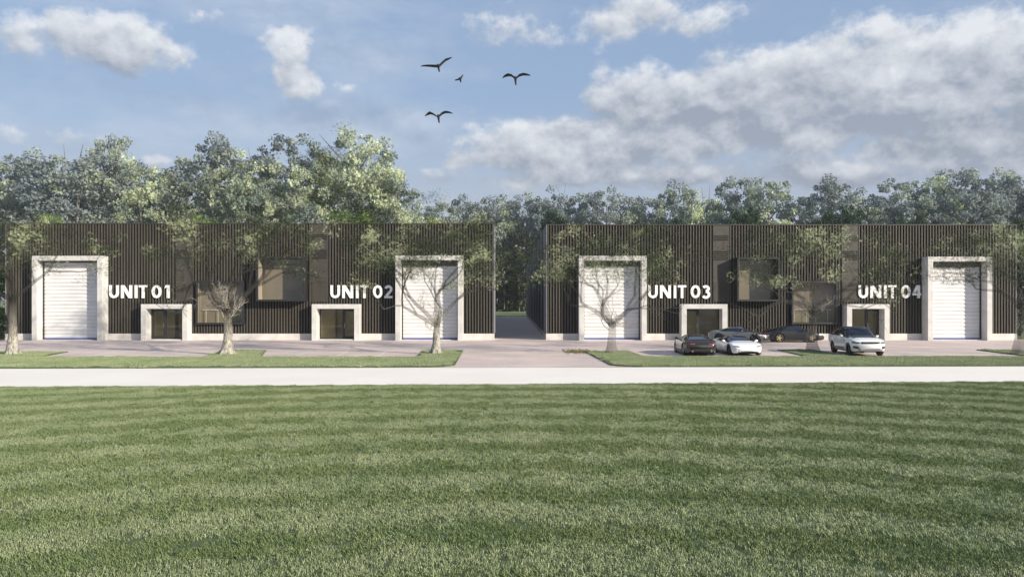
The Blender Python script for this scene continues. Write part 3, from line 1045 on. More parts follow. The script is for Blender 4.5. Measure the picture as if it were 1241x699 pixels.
gh = "hazy woodland trees behind the buildings"
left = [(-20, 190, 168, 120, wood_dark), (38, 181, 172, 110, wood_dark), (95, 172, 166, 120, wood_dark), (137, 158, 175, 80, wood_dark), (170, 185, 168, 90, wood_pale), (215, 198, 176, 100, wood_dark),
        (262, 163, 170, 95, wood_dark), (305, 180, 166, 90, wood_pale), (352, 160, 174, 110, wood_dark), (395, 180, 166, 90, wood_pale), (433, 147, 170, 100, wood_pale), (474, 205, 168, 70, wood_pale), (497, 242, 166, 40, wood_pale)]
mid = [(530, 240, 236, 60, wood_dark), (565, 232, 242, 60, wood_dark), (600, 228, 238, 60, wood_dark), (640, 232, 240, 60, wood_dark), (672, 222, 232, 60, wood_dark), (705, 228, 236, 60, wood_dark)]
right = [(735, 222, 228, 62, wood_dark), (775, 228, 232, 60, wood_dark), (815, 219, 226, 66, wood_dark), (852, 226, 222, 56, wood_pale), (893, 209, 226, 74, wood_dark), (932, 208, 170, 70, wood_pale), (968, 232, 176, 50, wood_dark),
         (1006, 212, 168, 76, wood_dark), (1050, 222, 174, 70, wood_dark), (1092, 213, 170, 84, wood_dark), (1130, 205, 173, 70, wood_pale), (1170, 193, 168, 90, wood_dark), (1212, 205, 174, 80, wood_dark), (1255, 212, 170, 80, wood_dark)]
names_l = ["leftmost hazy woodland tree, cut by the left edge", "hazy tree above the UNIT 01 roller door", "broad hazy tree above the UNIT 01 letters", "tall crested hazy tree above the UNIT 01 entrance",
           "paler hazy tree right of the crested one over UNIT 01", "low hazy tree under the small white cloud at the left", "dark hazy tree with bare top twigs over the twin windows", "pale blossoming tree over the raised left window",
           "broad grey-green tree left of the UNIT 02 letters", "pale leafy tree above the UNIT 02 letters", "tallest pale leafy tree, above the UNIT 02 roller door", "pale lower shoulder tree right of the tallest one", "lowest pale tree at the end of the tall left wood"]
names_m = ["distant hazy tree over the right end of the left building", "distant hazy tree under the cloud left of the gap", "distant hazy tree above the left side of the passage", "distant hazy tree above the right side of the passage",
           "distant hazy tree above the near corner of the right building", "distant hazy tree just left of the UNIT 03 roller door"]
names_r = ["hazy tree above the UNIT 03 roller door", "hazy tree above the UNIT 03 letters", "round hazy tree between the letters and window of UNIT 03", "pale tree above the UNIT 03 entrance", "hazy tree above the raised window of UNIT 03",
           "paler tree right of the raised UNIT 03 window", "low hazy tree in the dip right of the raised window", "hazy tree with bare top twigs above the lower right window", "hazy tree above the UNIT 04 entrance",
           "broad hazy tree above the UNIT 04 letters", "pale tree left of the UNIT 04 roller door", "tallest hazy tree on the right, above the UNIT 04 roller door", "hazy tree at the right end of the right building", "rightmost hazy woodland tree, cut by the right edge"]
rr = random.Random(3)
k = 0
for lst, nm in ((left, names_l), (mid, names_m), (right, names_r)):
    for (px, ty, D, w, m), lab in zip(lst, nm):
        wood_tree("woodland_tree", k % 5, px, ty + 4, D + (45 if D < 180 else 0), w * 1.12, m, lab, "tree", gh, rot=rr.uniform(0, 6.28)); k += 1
# darker evergreens at the end of the passage
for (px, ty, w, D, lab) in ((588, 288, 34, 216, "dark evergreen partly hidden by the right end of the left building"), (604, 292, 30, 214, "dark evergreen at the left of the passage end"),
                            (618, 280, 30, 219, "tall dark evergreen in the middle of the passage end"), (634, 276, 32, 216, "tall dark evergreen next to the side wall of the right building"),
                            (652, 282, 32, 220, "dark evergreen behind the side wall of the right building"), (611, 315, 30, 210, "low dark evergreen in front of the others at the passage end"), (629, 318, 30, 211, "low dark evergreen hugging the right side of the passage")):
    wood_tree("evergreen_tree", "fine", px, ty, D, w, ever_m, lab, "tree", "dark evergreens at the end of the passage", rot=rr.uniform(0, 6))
# green tops poking over the parapets
for (px, ty, w, m, lab) in ((50, 259, 24, garden_m, "dark green tree top poking over the parapet above the UNIT 01 roller door"), (67, 261, 28, fresh_m, "light green tree top beside the dark one above the UNIT 01 roller door"),
                            (245, 263, 46, fresh_m, "light green tree top poking over the parapet between UNIT 01 and the windows"), (436, 256, 66, fresh_m, "bright yellow-green tree top above the UNIT 02 letters"),
                            (528, 264, 34, fresh_m, "low light green tree top above the right jamb of the UNIT 02 roller door"), (672, 255, 26, garden_m, "dark tree top at the near corner of the right building"),
                            (825, 263, 18, garden_m, "small dark tree top above the UNIT 03 letters"), (893, 256, 26, garden_m, "dark tree top above the left part of the raised UNIT 03 window"), (910, 250, 18, garden_m, "pointed dark tree top above the raised UNIT 03 window"),
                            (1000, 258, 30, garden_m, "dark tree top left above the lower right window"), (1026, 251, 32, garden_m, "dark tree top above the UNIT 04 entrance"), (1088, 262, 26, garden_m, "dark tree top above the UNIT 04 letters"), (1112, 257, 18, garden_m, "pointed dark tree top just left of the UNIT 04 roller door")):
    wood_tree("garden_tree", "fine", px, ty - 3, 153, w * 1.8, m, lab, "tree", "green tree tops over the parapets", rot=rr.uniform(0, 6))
wood_tree("leafy_bush", "fine", -9, 292, 68, 36, fresh_m, "bright green tall bush at the left end of the left building", "bush")
wood_tree("leafy_bush", "bush", -6, 372, 64, 26, ever_m, "low dark bush at the foot of the left building's end", "bush")
wood_tree("evergreen_hedge", "fine", 1250, 262, 67, 44, ever_m, "tall dark evergreen hedge at the right end of the right building", "hedge")


# ------------------------------------------------------------------ birds
def bird(px, py, D, pts_l, pts_r, body, label):
    """wing points in px offsets from the body centre (x right, y up), built at distance D"""
    k = D / F
    e = bpy.data.meshes.new("bird")
    bm = bmesh.new()

    def wing(pts, sgn):
        ra, rb, rc = [], [], []
        n = len(pts)
        for i, (x, y_, c_) in enumerate(pts):
            z = y_ * k; X = x * k; ch = c_ * k
            ch *= 1.3
            ra.append(bm.verts.new((X, -ch * 1.1, z + ch * .3)))
            rb.append(bm.verts.new((X, 0, z + .012 + ch * .12)))
            rc.append(bm.verts.new((X + sgn * (-.1) * ch, ch * 1.6, z - ch * .45)))
        for i in range(n - 1):
            bm.faces.new((ra[i], ra[i + 1], rb[i + 1], rb[i])); bm.faces.new((rb[i], rb[i + 1], rc[i + 1], rc[i]))
    wing(pts_l, -1); wing(pts_r, 1)
    r = bmesh.ops.extrude_face_region(bm, geom=list(bm.faces))
    bmesh.ops.translate(bm, verts=[v for v in r["geom"] if isinstance(v, bmesh.types.BMVert)], vec=(0, 0, -.02))
    bl, bt = body
    P = [Vector((0, -bl * k, .0)), Vector((0, -bl * .7 * k, .03)), Vector((0, -bl * .2 * k, 0.01)), Vector((0.2 * k, bl * .5 * k, -bt * .3 * k)), Vector((.5 * k, bl * k, -bt * .9 * k)), Vector((.8 * k, bl * 1.3 * k, -bt * 1.3 * k))]
    tube_pts(bm, P, [.02, 1.0 * k, 1.7 * k, 1.4 * k, 1.0 * k, .9 * k], 8)
    bmesh.ops.recalc_face_normals(bm, faces=bm.faces)
    bm.to_mesh(e); bm.free(); e.materials.append(bird_m)
    o = bpy.data.objects.new("bird", e); COL.objects.link(o)
    o.location = (wx(px, D), D, wz(py, D))
    tag(o, label, "bird", "birds over the buildings")
    return o


bird(531, 80, 45, [(-1, 0, 1.6), (-6, .3, 1.5), (-12, .6, 1.2), (-18, .4, .7), (-21, -.4, .2)], [(1, 0, 1.6), (5, 4, 1.6), (9, 7.5, 1.5), (13, 9, 1.0), (16.5, 10.5, .3)], (5, 4), "dark bird with one wing level and one raised, upper left of the four")
bird(557.5, 95.5, 60, [(-1, 0, 1.0), (-3, -1, .9), (-6.5, -1.8, .3)], [(0, 0, 1.4), (2, 2.2, 1.6), (4, 5, .5)], (2.5, 2.5), "smallest dark bird, seen edge on between the two large upper ones")
bird(624.5, 95, 46, [(-1, 1, 1.3), (-5, 4, 1.4), (-9, 4.6, 1.8), (-13, 3, 1.4), (-15.5, .8, .5)], [(1, .5, 1.6), (5, 4, 1.6), (10, 5.4, 1.6), (15, 4.6, 1.0), (18.5, 3.6, .3)], (4.5, 5), "dark bird with both wings arched, farthest right of the flock")
bird(531, 141, 47, [(-2, .5, 1.0), (-6, 3, 1.3), (-10, 4.6, 1.8), (-13, 3, 1.4), (-16, .6, .5)], [(1, .5, 1.6), (5, 4, 1.6), (9, 5.6, 1.6), (14, 5, 1.0), (17.5, 3.6, .3)], (4.5, 5), "dark bird with arched wings flying lowest of the four")


# ------------------------------------------------------------------ cars
def smooth_interp(xs, ks, vs, rad=.06):
    v = np.interp(xs, ks, vs)
    return v


def smooth_curve(knots):
    ks = np.array([k for k, _ in knots]); vs = np.array([v for _, v in knots])
    fine = np.linspace(ks[0], ks[-1], 1200)
    f = np.interp(fine, ks, vs)
    n = max(3, int(1200 * .06 / (ks[-1] - ks[0]) * 1.6)) | 1
    ker = np.hanning(n + 2)[1:-1]; ker /= ker.sum()
    pad = n // 2
    g = np.concatenate([np.full(pad, f[0]), f, np.full(pad, f[-1])])
    g = np.convolve(g, ker, "valid")
    return lambda x: np.interp(x, fine, g)


tyre_m = simple("tyre_rubber", (.015, .015, .016), .8)
under_m = simple("car_underside", (.01, .01, .01), .9)
carglass_m = simple("car_glass", (.008, .012, .024), .05, 0, 0.2, .6)
lampw_m = simple("headlamp", (.75, .77, .8), .12, 0, 1.0)
lampd_m = simple("dark_headlamp", (.07, .07, .08), .1, 0, 1.0)
lampr_m = simple("tail_lamp", (.42, .05, .05), .15, 0, 1.0)
trim_m = simple("black_trim", (.02, .02, .02), .4)
silver_m = simple("silver_trim", (.5, .5, .5), .3, .8)


def make_car(name, X, Y, heading, label, L, W, top, belt, plan, glass_f, glass_r, pillars, wheels, wr, rim_mat, paint, sill=.2, low=None,
             arch=.04, roof_mat=None, group="cars parked outside UNIT 03 and UNIT 04", cabw=.62, rims=10, side_range=None):
    """local frame: +x nose, +y car's left. heading = rotation of +x"""
    e = empty(name, (X, Y, .02), label, "car", group, heading)
    T, B, P = smooth_curve(top), smooth_curve(belt), smooth_curve(plan)
    lowf = smooth_curve(low or [(-L / 2, sill + .12), (-L / 2 + .35, sill), (L / 2 - .35, sill - .02), (L / 2, sill + .04)])
    st = np.unique(np.concatenate([np.linspace(-L / 2, L / 2, 96), -L / 2 + np.array([.004, .012, .025]), L / 2 - np.array([.004, .012, .025])]))
    secs = []
    for x in st:
        w = float(P(x)) * W / 2; t_ = float(T(x)); b_ = min(float(B(x)), t_ - .015); zl = float(lowf(x))
        h = t_ - b_
        cab = min(1, max(0, (h - .07) / .22))
        cab = cab * cab * (3 - 2 * cab)
        we = w * (.72 * (1 - cab) + cabw * cab)
        za = 0
        for xw in wheels:
            Ra = wr + arch
            if abs(x - xw) < Ra: za = max(za, wr + math.sqrt(Ra * Ra - (x - xw) ** 2))
        lowp = [(w * .86, zl), (w * .955, zl + .03), (w * .985, zl + (b_ - zl) * .22), (w * 1.0, zl + (b_ - zl) * .5), (w * .995, zl + (b_ - zl) * .7), (w * .975, zl + (b_ - zl) * .88), (w * .93, b_)]
        lowp = [(yy, max(zz, min(za, b_ - .03))) for yy, zz in lowp]
        ze = t_ - min(.075, h * .45)
        y5 = w * .93
        up = []
        for k_ in (.07, .2, .5, .8, .93, 1.0):
            bul = .03 * math.sin(PI * k_) * cab
            up.append((y5 + (we - y5) * k_ + bul, b_ + (ze - b_) * k_))
        rf = [(we * .93, ze + (t_ - ze) * .45), (we * .8, ze + (t_ - ze) * .75), (we * .45, ze + (t_ - ze) * .96), (0, t_)]
        secs.append(lowp + up + rf)
    m = len(secs[0])
    IB, IE = 6, 12       # belt index, roof-edge index
    V = []
    for x, s in zip(st, secs):
        for yy, zz in s: V.append((x, yy, zz))
    regions = {}

    def region(i, j, x):
        if IE <= j:
            if glass_f[0] < x < glass_f[1]:
                return "windscreen"
            if glass_r[0] < x < glass_r[1]:
                return "rear_window"
            if T(x) - B(x) > (.1 if roof_mat else .2): return "roof"
            return "body"
        if IB + 1 <= j < IE - 1:
            s0, s1 = side_range or (glass_r[0] + .25, glass_f[1] - .1)
            if s0 < x < s1 and T(x) - B(x) > .17:
                for p in pillars:
                    if abs(x - p) < .035: return "window_trim"
                return "side_window"
            if roof_mat and T(x) - B(x) > .12: return "window_trim"
        if roof_mat and j == IE - 1 and T(x) - B(x) > .2: return "roof"
        return "body"
    for i in range(len(st) - 1):
        xm = (st[i] + st[i + 1]) / 2
        for j in range(m - 1):
            regions.setdefault(region(i, j, xm), []).append((i, j))
    mats = {"body": paint, "roof": roof_mat or paint, "windscreen": carglass_m, "rear_window": carglass_m, "side_window": carglass_m, "window_trim": trim_m}
    for rn, cells in regions.items():
        sides = (1, -1)
        groups = [[1], [-1]] if rn in ("side_window",) else [[1, -1]]
        for gset in groups:
            bm = bmesh.new(); vm = {}

            def vert(i, j, s):
                if j == m - 1: s = 1
                k_ = (i, j, s)
                if k_ not in vm:
                    x, yy, zz = V[i * m + j]; vm[k_] = bm.verts.new((x, yy * s, zz))
                return vm[k_]
            for s in gset:
                for (i, j) in cells:
                    q = [vert(i, j, s), vert(i + 1, j, s), vert(i + 1, j + 1, s), vert(i, j + 1, s)]
                    if s > 0: q = q[::-1]
                    try: bm.faces.new(q)
                    except ValueError: pass
            if rn == "body":
                for i in (0, len(st) - 1):
                    ring = [vert(i, j, 1) for j in range(m)] + [vert(i, j, -1) for j in range(m - 2, -1, -1)]
                    if i == 0: ring = ring[::-1]
                    bm.faces.new(ring[::-1] if False else ring)
            bmesh.ops.recalc_face_normals(bm, faces=bm.faces)
            obj(rn, bm, mats[rn], e, True)
    # dark underside
    bm = bmesh.new()
    w2 = W / 2 - .22
    box(bm, -L / 2 + .55, L / 2 - .55, -w2, w2, sill - .06, sill + .36)
    for xw in wheels: box(bm, xw - wr - arch - .01, xw + wr + arch + .01, -w2 + .01, w2 - .01, sill - .059, min(float(B(xw + .4)), float(B(xw - .4)), float(B(xw))) - .06)
    obj("underside", bm, under_m, e)
    bm = bmesh.new()
    xa, xb = sorted(wheels)
    box(bm, xa + wr + arch + .02, xb - wr - arch - .02, -W / 2 + .05, W / 2 - .05, sill - .05, sill + .05)
    obj("side_skirt", bm, trim_m, e)
    # wheels
    for xw in wheels:
        for s in (1, -1):
            bm = bmesh.new()
            tw = .24
            prof = [(.66, -tw / 2), (.9, -tw / 2), (.98, -tw / 2 + .03), (1, -tw / 2 + .07), (1, tw / 2 - .07), (.98, tw / 2 - .03), (.9, tw / 2), (.70, tw / 2), (.66, tw / 2 - .03), (.66, -tw / 2)]
            n = 32
            rings = [[bm.verts.new((wr * r_ * math.cos(2 * PI * a / n), y_, wr * r_ * math.sin(2 * PI * a / n))) for a in range(n)] for r_, y_ in prof]
            for a, b_ in zip(rings[:-1], rings[1:]):
                for q in range(n): bm.faces.new((a[q], a[(q + 1) % n], b_[(q + 1) % n], b_[q]))
            bmesh.ops.recalc_face_normals(bm, faces=bm.faces)
            wl = obj("wheel", bm, tyre_m, e, True)
            wl.location = (xw, s * (W / 2 - tw / 2 - .03), wr)
            bm = bmesh.new()
            yo = s * (tw / 2 - .03)
            ri = wr * .67
            # outer lip
            n = 28
            for (ra, rb, ya, yb) in ((ri, ri * .93, yo + s * .012, yo + s * .012), (ri * .93, ri * .9, yo + s * .012, yo - s * .06)):
                A = [bm.verts.new((ra * math.cos(2 * PI * a / n), ya, ra * math.sin(2 * PI * a / n))) for a in range(n)]
                Bv = [bm.verts.new((rb * math.cos(2 * PI * a / n), yb, rb * math.sin(2 * PI * a / n))) for a in range(n)]
                for q in range(n): bm.faces.new((A[q], A[(q + 1) % n], Bv[(q + 1) % n], Bv[q]))
            for q in range(rims):
                a = 2 * PI * q / rims
                ca, sa = math.cos(a), math.sin(a)
                wd = ri * .085 if rims > 6 else ri * .16
                pts = []
                for (r_, hw) in ((ri * .12, wd * 1.2), (ri * .92, wd)):
                    for sg in (-1, 1):
                        pts.append((r_ * ca - sg * hw * sa, r_ * sa + sg * hw * ca))
                for yy in (yo,):
                    v4 = [bm.verts.new((p[0], yo, p[1])) for p in (pts[0], pts[1], pts[3], pts[2])]
                    v5 = [bm.verts.new((p[0], yo - s * .03, p[1])) for p in (pts[0], pts[1], pts[3], pts[2])]
                    bm.faces.new(v4)
                    for z_ in range(4): bm.faces.new((v4[z_], v4[(z_ + 1) % 4], v5[(z_ + 1) % 4], v5[z_]))
            hub = [bm.verts.new((ri * .2 * math.cos(2 * PI * a / 12), yo + s * .006, ri * .2 * math.sin(2 * PI * a / 12))) for a in range(12)]
            bm.faces.new(hub)
            bmesh.ops.recalc_face_normals(bm, faces=bm.faces)
            obj("rim", bm, rim_mat, wl)
            bm = bmesh.new()
            dsk = [bm.verts.new((ri * .9 * math.cos(2 * PI * a / 20), yo - s * .07, ri * .9 * math.sin(2 * PI * a / 20))) for a in range(20)]
            bm.faces.new(dsk)
            obj("brake_disc", bm, under_m, wl)
    # door shut lines and handles (thin dark strips just proud of the side)
    def surf_y(x, z):
        w = float(P(x)) * W / 2; b_ = float(B(x)); zl = float(lowf(x))
        t_ = (z - zl) / (b_ - zl)
        return w * float(np.interp(t_, [0, .06, .22, .5, .7, .88, 1], [.86, .955, .985, 1.0, .995, .975, .93]))

    def surf_x(y, z, front):
        xs_ = np.linspace(L / 2, 0, 400) if front else np.linspace(-L / 2, 0, 400)
        for x in xs_:
            t_, b_, zl = float(T(x)), float(B(x)), float(lowf(x))
            if z < b_ and zl < z + .02 and surf_y(x, z) >= abs(y): return x
            if b_ <= z < t_ and abs(y) < float(P(x)) * W / 2 * .9: return x
        return xs_[0]

    def side_patch(nm, pts, mat, proud=.006, sides=(1, -1), par=None):
        for s in sides:
            bm = bmesh.new()
            n = len(pts)
            a = [bm.verts.new((x, s * (surf_y(x, z) + proud), z)) for x, z in pts]
            c_ = [bm.verts.new((x, s * (surf_y(x, z) - .02), z)) for x, z in pts]
            bm.faces.new(a)
            for q in range(n): bm.faces.new((a[q], c_[q], c_[(q + 1) % n], a[(q + 1) % n]))
            bmesh.ops.recalc_face_normals(bm, faces=bm.faces)
            obj(nm, bm, mat, par or e)

    def end_patch(nm, y0, y1, zb, zt, mat, front=True, proud=.012, mirror=False, n=10, par=None, lab=None):
        """zb, zt: functions or numbers of y-parameter 0..1"""
        for s in ((1, -1) if mirror else (1,)):
            bm = bmesh.new()
            rows = []
            for k_ in range(n + 1):
                u = k_ / n
                yy = y0 + (y1 - y0) * u
                b0 = zb(u) if callable(zb) else zb; t0 = zt(u) if callable(zt) else zt
                row = []
                for q in range(4):
                    z = b0 + (t0 - b0) * q / 3
                    x = surf_x(yy, z, front)
                    sg = 1 if front else -1
                    row.append((bm.verts.new((x + sg * proud, s * yy, z)), bm.verts.new((x - sg * .03, s * yy, z))))
                rows.append(row)
            for a, c_ in zip(rows[:-1], rows[1:]):
                for q in range(3):
                    bm.faces.new((a[q][0], c_[q][0], c_[q + 1][0], a[q + 1][0]))
                bm.faces.new((a[0][0], a[0][1], c_[0][1], c_[0][0])); bm.faces.new((a[3][0], c_[3][0], c_[3][1], a[3][1]))
            for r_ in (rows[0], rows[-1]):
                for q in range(3): bm.faces.new((r_[q][0], r_[q + 1][0], r_[q + 1][1], r_[q][1]))
            bmesh.ops.recalc_face_normals(bm, faces=bm.faces)
            o = obj(nm, bm, mat, par or e, True)
            if lab: o["label"] = lab

    def mirrors(x, z, mat):
        for s in (1, -1):
            bm = bmesh.new()
            bmesh.ops.create_icosphere(bm, subdivisions=2, radius=1)
            yb = float(P(x)) * W / 2 * .93
            for v_ in bm.verts:
                v_.co = Vector((x + v_.co.x * .075 - .03, s * (yb + .12) + v_.co.y * .11, z + v_.co.z * .075))
            tube_pts(bm, [Vector((x, s * (yb - .03), z - .07)), Vector((x, s * (yb + .06), z - .02))], [.03, .03], 6)
            obj("wing_mirror", bm, mat, e, True)
    return e, side_patch, end_patch, mirrors, surf_x


# 1 black coupe, rear towards the viewer
blackp = simple("black_paint", (.007, .007, .008), .3, 0, .45)
bronze = simple("dark_bronze_paint", (.022, .020, .017), .25, .2, .7)
e, sp, ep, mi, sx = make_car("black_coupe", 11.45, 48.6, R(90 - 2), "dark brown-black coupe parked tail out in front of the UNIT 03 entrance",
                             4.6, 1.95,
                             [(-2.3, .78), (-2.15, .90), (-1.7, .96), (-1.0, 1.12), (-.2, 1.21), (.35, 1.18), (1.15, .91), (1.8, .81), (2.2, .68), (2.3, .60)],
                             [(-2.3, .78), (-2.1, .86), (-1.4, .90), (0, .88), (1.2, .84), (2.0, .70), (2.3, .55)],
                             [(-2.3, .72), (-2.15, .88), (-1.8, .97), (-1.3, 1.0), (0, .95), (1.3, .98), (1.9, .9), (2.2, .74), (2.3, .6)],
                             (.42, 1.12), (-1.85, -.75), (-.1,), (-1.35, 1.35), .345, silver_m, bronze, .19)
ep("tail_light", .40, .86, .70, .755, lampr_m, False, mirror=True)
ep("tail_trim", -.42, .42, .71, .735, trim_m, False)
ep("rear_diffuser", -.62, .62, .26, .42, trim_m, False)
mi(.55, .95, bronze)
bm = bmesh.new()
bm.free()
for s in (.55, -.55):
    bm = bmesh.new(); tube_pts(bm, [Vector((-2.1, s, .3)), Vector((-2.34, s, .3))], [.05, .05], 10)
    obj("exhaust_pipe", bm, silver_m, e)

# 2 white sports car, nose towards the viewer
whitep = simple("white_paint", (.82, .82, .82), .3, 0, 1.0)
e, sp, ep, mi, sx = make_car("white_sports_car", 14.1, 48.7, R(-90 + 2), "low white sports car parked nose out beside the dark coupe",
                             4.5, 2.0,
                             [(-2.25, .78), (-2.0, .88), (-1.2, .96), (-.3, 1.10), (.1, 1.11), (.5, 1.03), (1.15, .82), (1.5, .77), (1.85, .67), (2.15, .53), (2.25, .45)],
                             [(-2.25, .76), (-2.0, .84), (-1.3, .86), (-.2, .74), (1.0, .74), (1.4, .755), (1.75, .69), (2.25, .42)],
                             [(-2.25, .75), (-2.1, .9), (-1.5, 1.0), (0, .95), (1.3, .98), (1.85, .9), (2.15, .74), (2.25, .55)],
                             (.22, 1.08), (-1.6, -.55), (-.2,), (-1.35, 1.36), .33, trim_m, whitep, .17, cabw=.55, roof_mat=carglass_m)
ep("headlight", .52, .84, lambda u: .54 + .03 * u, lambda u: .575 + .04 * u, lampd_m, True, mirror=True)
ep("lower_intake", -.62, .62, lambda u: .20 + .0 * u, lambda u: .26 + .05 * math.sin(PI * u), trim_m, True)
ep("bumper_vent", .68, .86, .25, .36, whitep, True, mirror=True)
mi(.6, .82, whitep)

# 3 grey roadster side on behind, turned towards the viewer
greyp = simple("grey_paint", (.22, .22, .205), .25, .6, 1.0)
e, sp, ep, mi, sx = make_car("grey_sports_car", 17.9, 61.3, R(-24), "silver-grey sports car side on against the wall beside the UNIT 03 entrance",
                             4.45, 1.95,
                             [(-2.22, .78), (-2.0, .92), (-1.3, 1.0), (-.6, 1.2), (0, 1.25), (.3, 1.2), (1.0, .88), (1.7, .74), (2.1, .60), (2.22, .52)],
                             [(-2.22, .76), (-2.0, .84), (-1.3, .88), (-.2, .83), (1.0, .80), (1.45, .76), (1.95, .62), (2.22, .46)],
                             [(-2.22, .78), (-2.1, .9), (-1.5, 1.0), (0, .94), (1.3, .98), (1.85, .9), (2.1, .78), (2.22, .6)],
                             (.34, .98), (-1.5, -.75), (-.35,), (-1.33, 1.32), .35, trim_m, greyp, .17, cabw=.58)
ep("headlight", .55, .90, lambda u: .52 + .05 * u, lambda u: .60 + .06 * u, lampw_m, True, mirror=True)
ep("grille", -.45, .45, .24, .42, trim_m, True)
ep("air_intake", .55, .85, .26, .42, trim_m, True, mirror=True)
ep("tail_light", .4, .85, .66, .72, lampr_m, False, mirror=True)
sp("side_blade", [(-.98, .42), (-.72, .42), (-.62, .80), (-.92, .80)], trim_m)
mi(.42, .92, greyp)

# 4 black rear-engined coupe side on
gold = simple("gold_rim", (.62, .50, .26), .35, .8)
e, sp, ep, mi, sx = make_car("black_sports_car", 22.35, 62.05, R(-2), "black sports coupe with gold wheels side on under the lower right window",
                             4.55, 1.9,
                             [(-2.27, .72), (-2.1, .92), (-1.6, 1.03), (-1.0, 1.16), (-.35, 1.28), (.1, 1.30), (.4, 1.24), (1.05, .90), (1.55, .80), (1.95, .70), (2.2, .56), (2.27, .48)],
                             [(-2.27, .70), (-2.0, .86), (-1.4, .92), (-.3, .88), (.9, .84), (1.4, .80), (1.9, .68), (2.27, .45)],
                             [(-2.27, .74), (-2.1, .86), (-1.6, 1.0), (-1.1, 1.0), (0, .94), (1.2, .95), (1.8, .9), (2.1, .78), (2.27, .56)],
                             (.46, 1.05), (-1.75, -.7), (-.3,), (-1.28, 1.22), .345, gold, blackp, .18, cabw=.58, rims=5)
ep("headlight", .52, .80, lambda u: .56 + .02 * u, lambda u: .66 + .03 * u, lampw_m, True, mirror=True)
ep("tail_light", .3, .85, .70, .76, lampr_m, False, mirror=True)
ep("lower_intake", -.6, .6, .24, .36, trim_m, True)
bm = bmesh.new(); box(bm, -2.32, -1.98, -.7, .7, 1.06, 1.09); box(bm, -2.15, -2.05, -.55, -.5, .9, 1.06); box(bm, -2.15, -2.05, .5, .55, .9, 1.06)
obj("rear_spoiler", bm, blackp, e)
mi(.55, .95, blackp)

# 5 white SUV with black roof
e, sp, ep, mi, sx = make_car("white_suv", 21.3, 48.3, R(-90 - 5), "white SUV with a black roof parked nose out before the UNIT 04 entrance",
                             4.75, 2.0,
                             [(-2.38, 1.0), (-2.33, 1.2), (-2.2, 1.38), (-1.95, 1.58), (-1.2, 1.66), (-.3, 1.68), (.25, 1.62), (1.0, 1.20), (1.15, 1.15), (1.8, 1.08), (2.2, .98), (2.38, .86)],
                             [(-2.38, .98), (-2.25, 1.1), (-1.0, 1.09), (.8, 1.05), (1.3, 1.02), (1.9, .98), (2.25, .90), (2.38, .78)],
                             [(-2.38, .84), (-2.2, .94), (-1.8, .99), (-1.2, 1.0), (0, .98), (1.3, 1.0), (1.9, .96), (2.25, .86), (2.38, .72)],
                             (.3, 1.0), (-2.3, -1.98), (-.55, -1.25), (-1.42, 1.45), .375, trim_m, whitep, .30, roof_mat=simple("gloss_black", (.008, .008, .009), .3, 0, .2), cabw=.70,
                             side_range=(-2.0, .72), rims=10)
ep("grille", -.52, .52, .76, .87, trim_m, True, .02)
ep("headlight", .58, .93, lambda u: .78 - .0 * u, lambda u: .86 + .02 * u, lampd_m, True, .016, mirror=True)
ep("air_vent", .66, .90, lambda u: .46 + .04 * u, lambda u: .60 + .03 * u, trim_m, True, .014, mirror=True)
ep("skid_plate", -.66, .66, lambda u: .36, lambda u: .50, simple("grey_skid", (.28, .28, .29), .4, .3), True, .014)
ep("tail_light", .55, .9, .92, 1.0, lampr_m, False, mirror=True)
sp("door_trim", [(-.85, .40), (.85, .40), (.85, .46), (-.85, .46)], trim_m, .01)
sp("side_vent", [(.62, .84), (1.0, .90), (1.0, .93), (.62, .88)], trim_m, .008)
mi(.55, 1.12, whitep)

# ------------------------------------------------------------------ light and sky
AZ = math.atan(1.45)       # from the facade normal (-Y) towards +X
EL = R(20)
sd = Vector((math.sin(AZ) * math.cos(EL), -math.cos(AZ) * math.cos(EL), math.sin(EL)))
sun = bpy.data.lights.new("sun", "SUN"); sun.energy = 5.0; sun.angle = R(.55); sun.color = (1.0, .91, .77)
so = bpy.data.objects.new("sun", sun); COL.objects.link(so)
so.rotation_euler = sd.to_track_quat("Z", "Y").to_euler(); so.location = (60, -40, 60)

w = bpy.data.worlds.new("World"); sc.world = w; w.use_nodes = True
nt = w.node_tree
bg = nt.nodes["Background"]
sky = N(nt, "ShaderNodeTexSky")
sky.sky_type = "NISHITA"; sky.sun_disc = False; sky.sun_elevation = EL
sky.sun_rotation = math.atan2(sd.x, sd.y)
sky.air_density = 1.0; sky.dust_density = 1.6; sky.ozone_density = 1.4
tc = N(nt, "ShaderNodeTexCoord")


def M(op, a, b=None, c=None, clamp=False):
    n = nt.nodes.new("ShaderNodeMath"); n.operation = op; n.use_clamp = clamp
    for s, v in zip(n.inputs, (a, b, c)):
        if v is None: continue
        if isinstance(v, (int, float)): s.default_value = v
        else: nt.links.new(v, s)
    return n.outputs[0]


nz = nt.nodes.new("ShaderNodeVectorMath"); nz.operation = "NORMALIZE"; nt.links.new(tc.outputs["Generated"], nz.inputs[0])
sep = N(nt, "ShaderNodeSeparateXYZ"); nt.links.new(nz.outputs[0], sep.inputs[0])
az = M("ARCTAN2", sep.outputs[0], sep.outputs[1])
el = M("ARCSINE", sep.outputs[2])


def fbm(scale, detail, rough=.55, off=(0, 0, 0), stretch=(1, 1, 1)):
    mp = N(nt, "ShaderNodeMapping"); mp.inputs["Location"].default_value = off; mp.inputs["Scale"].default_value = stretch
    nt.links.new(nz.outputs[0], mp.inputs[0])
    n = N(nt, "ShaderNodeTexNoise", i_Scale=scale, i_Detail=detail, i_Roughness=rough)
    nt.links.new(mp.outputs[0], n.inputs["Vector"])
    return n.outputs[0]


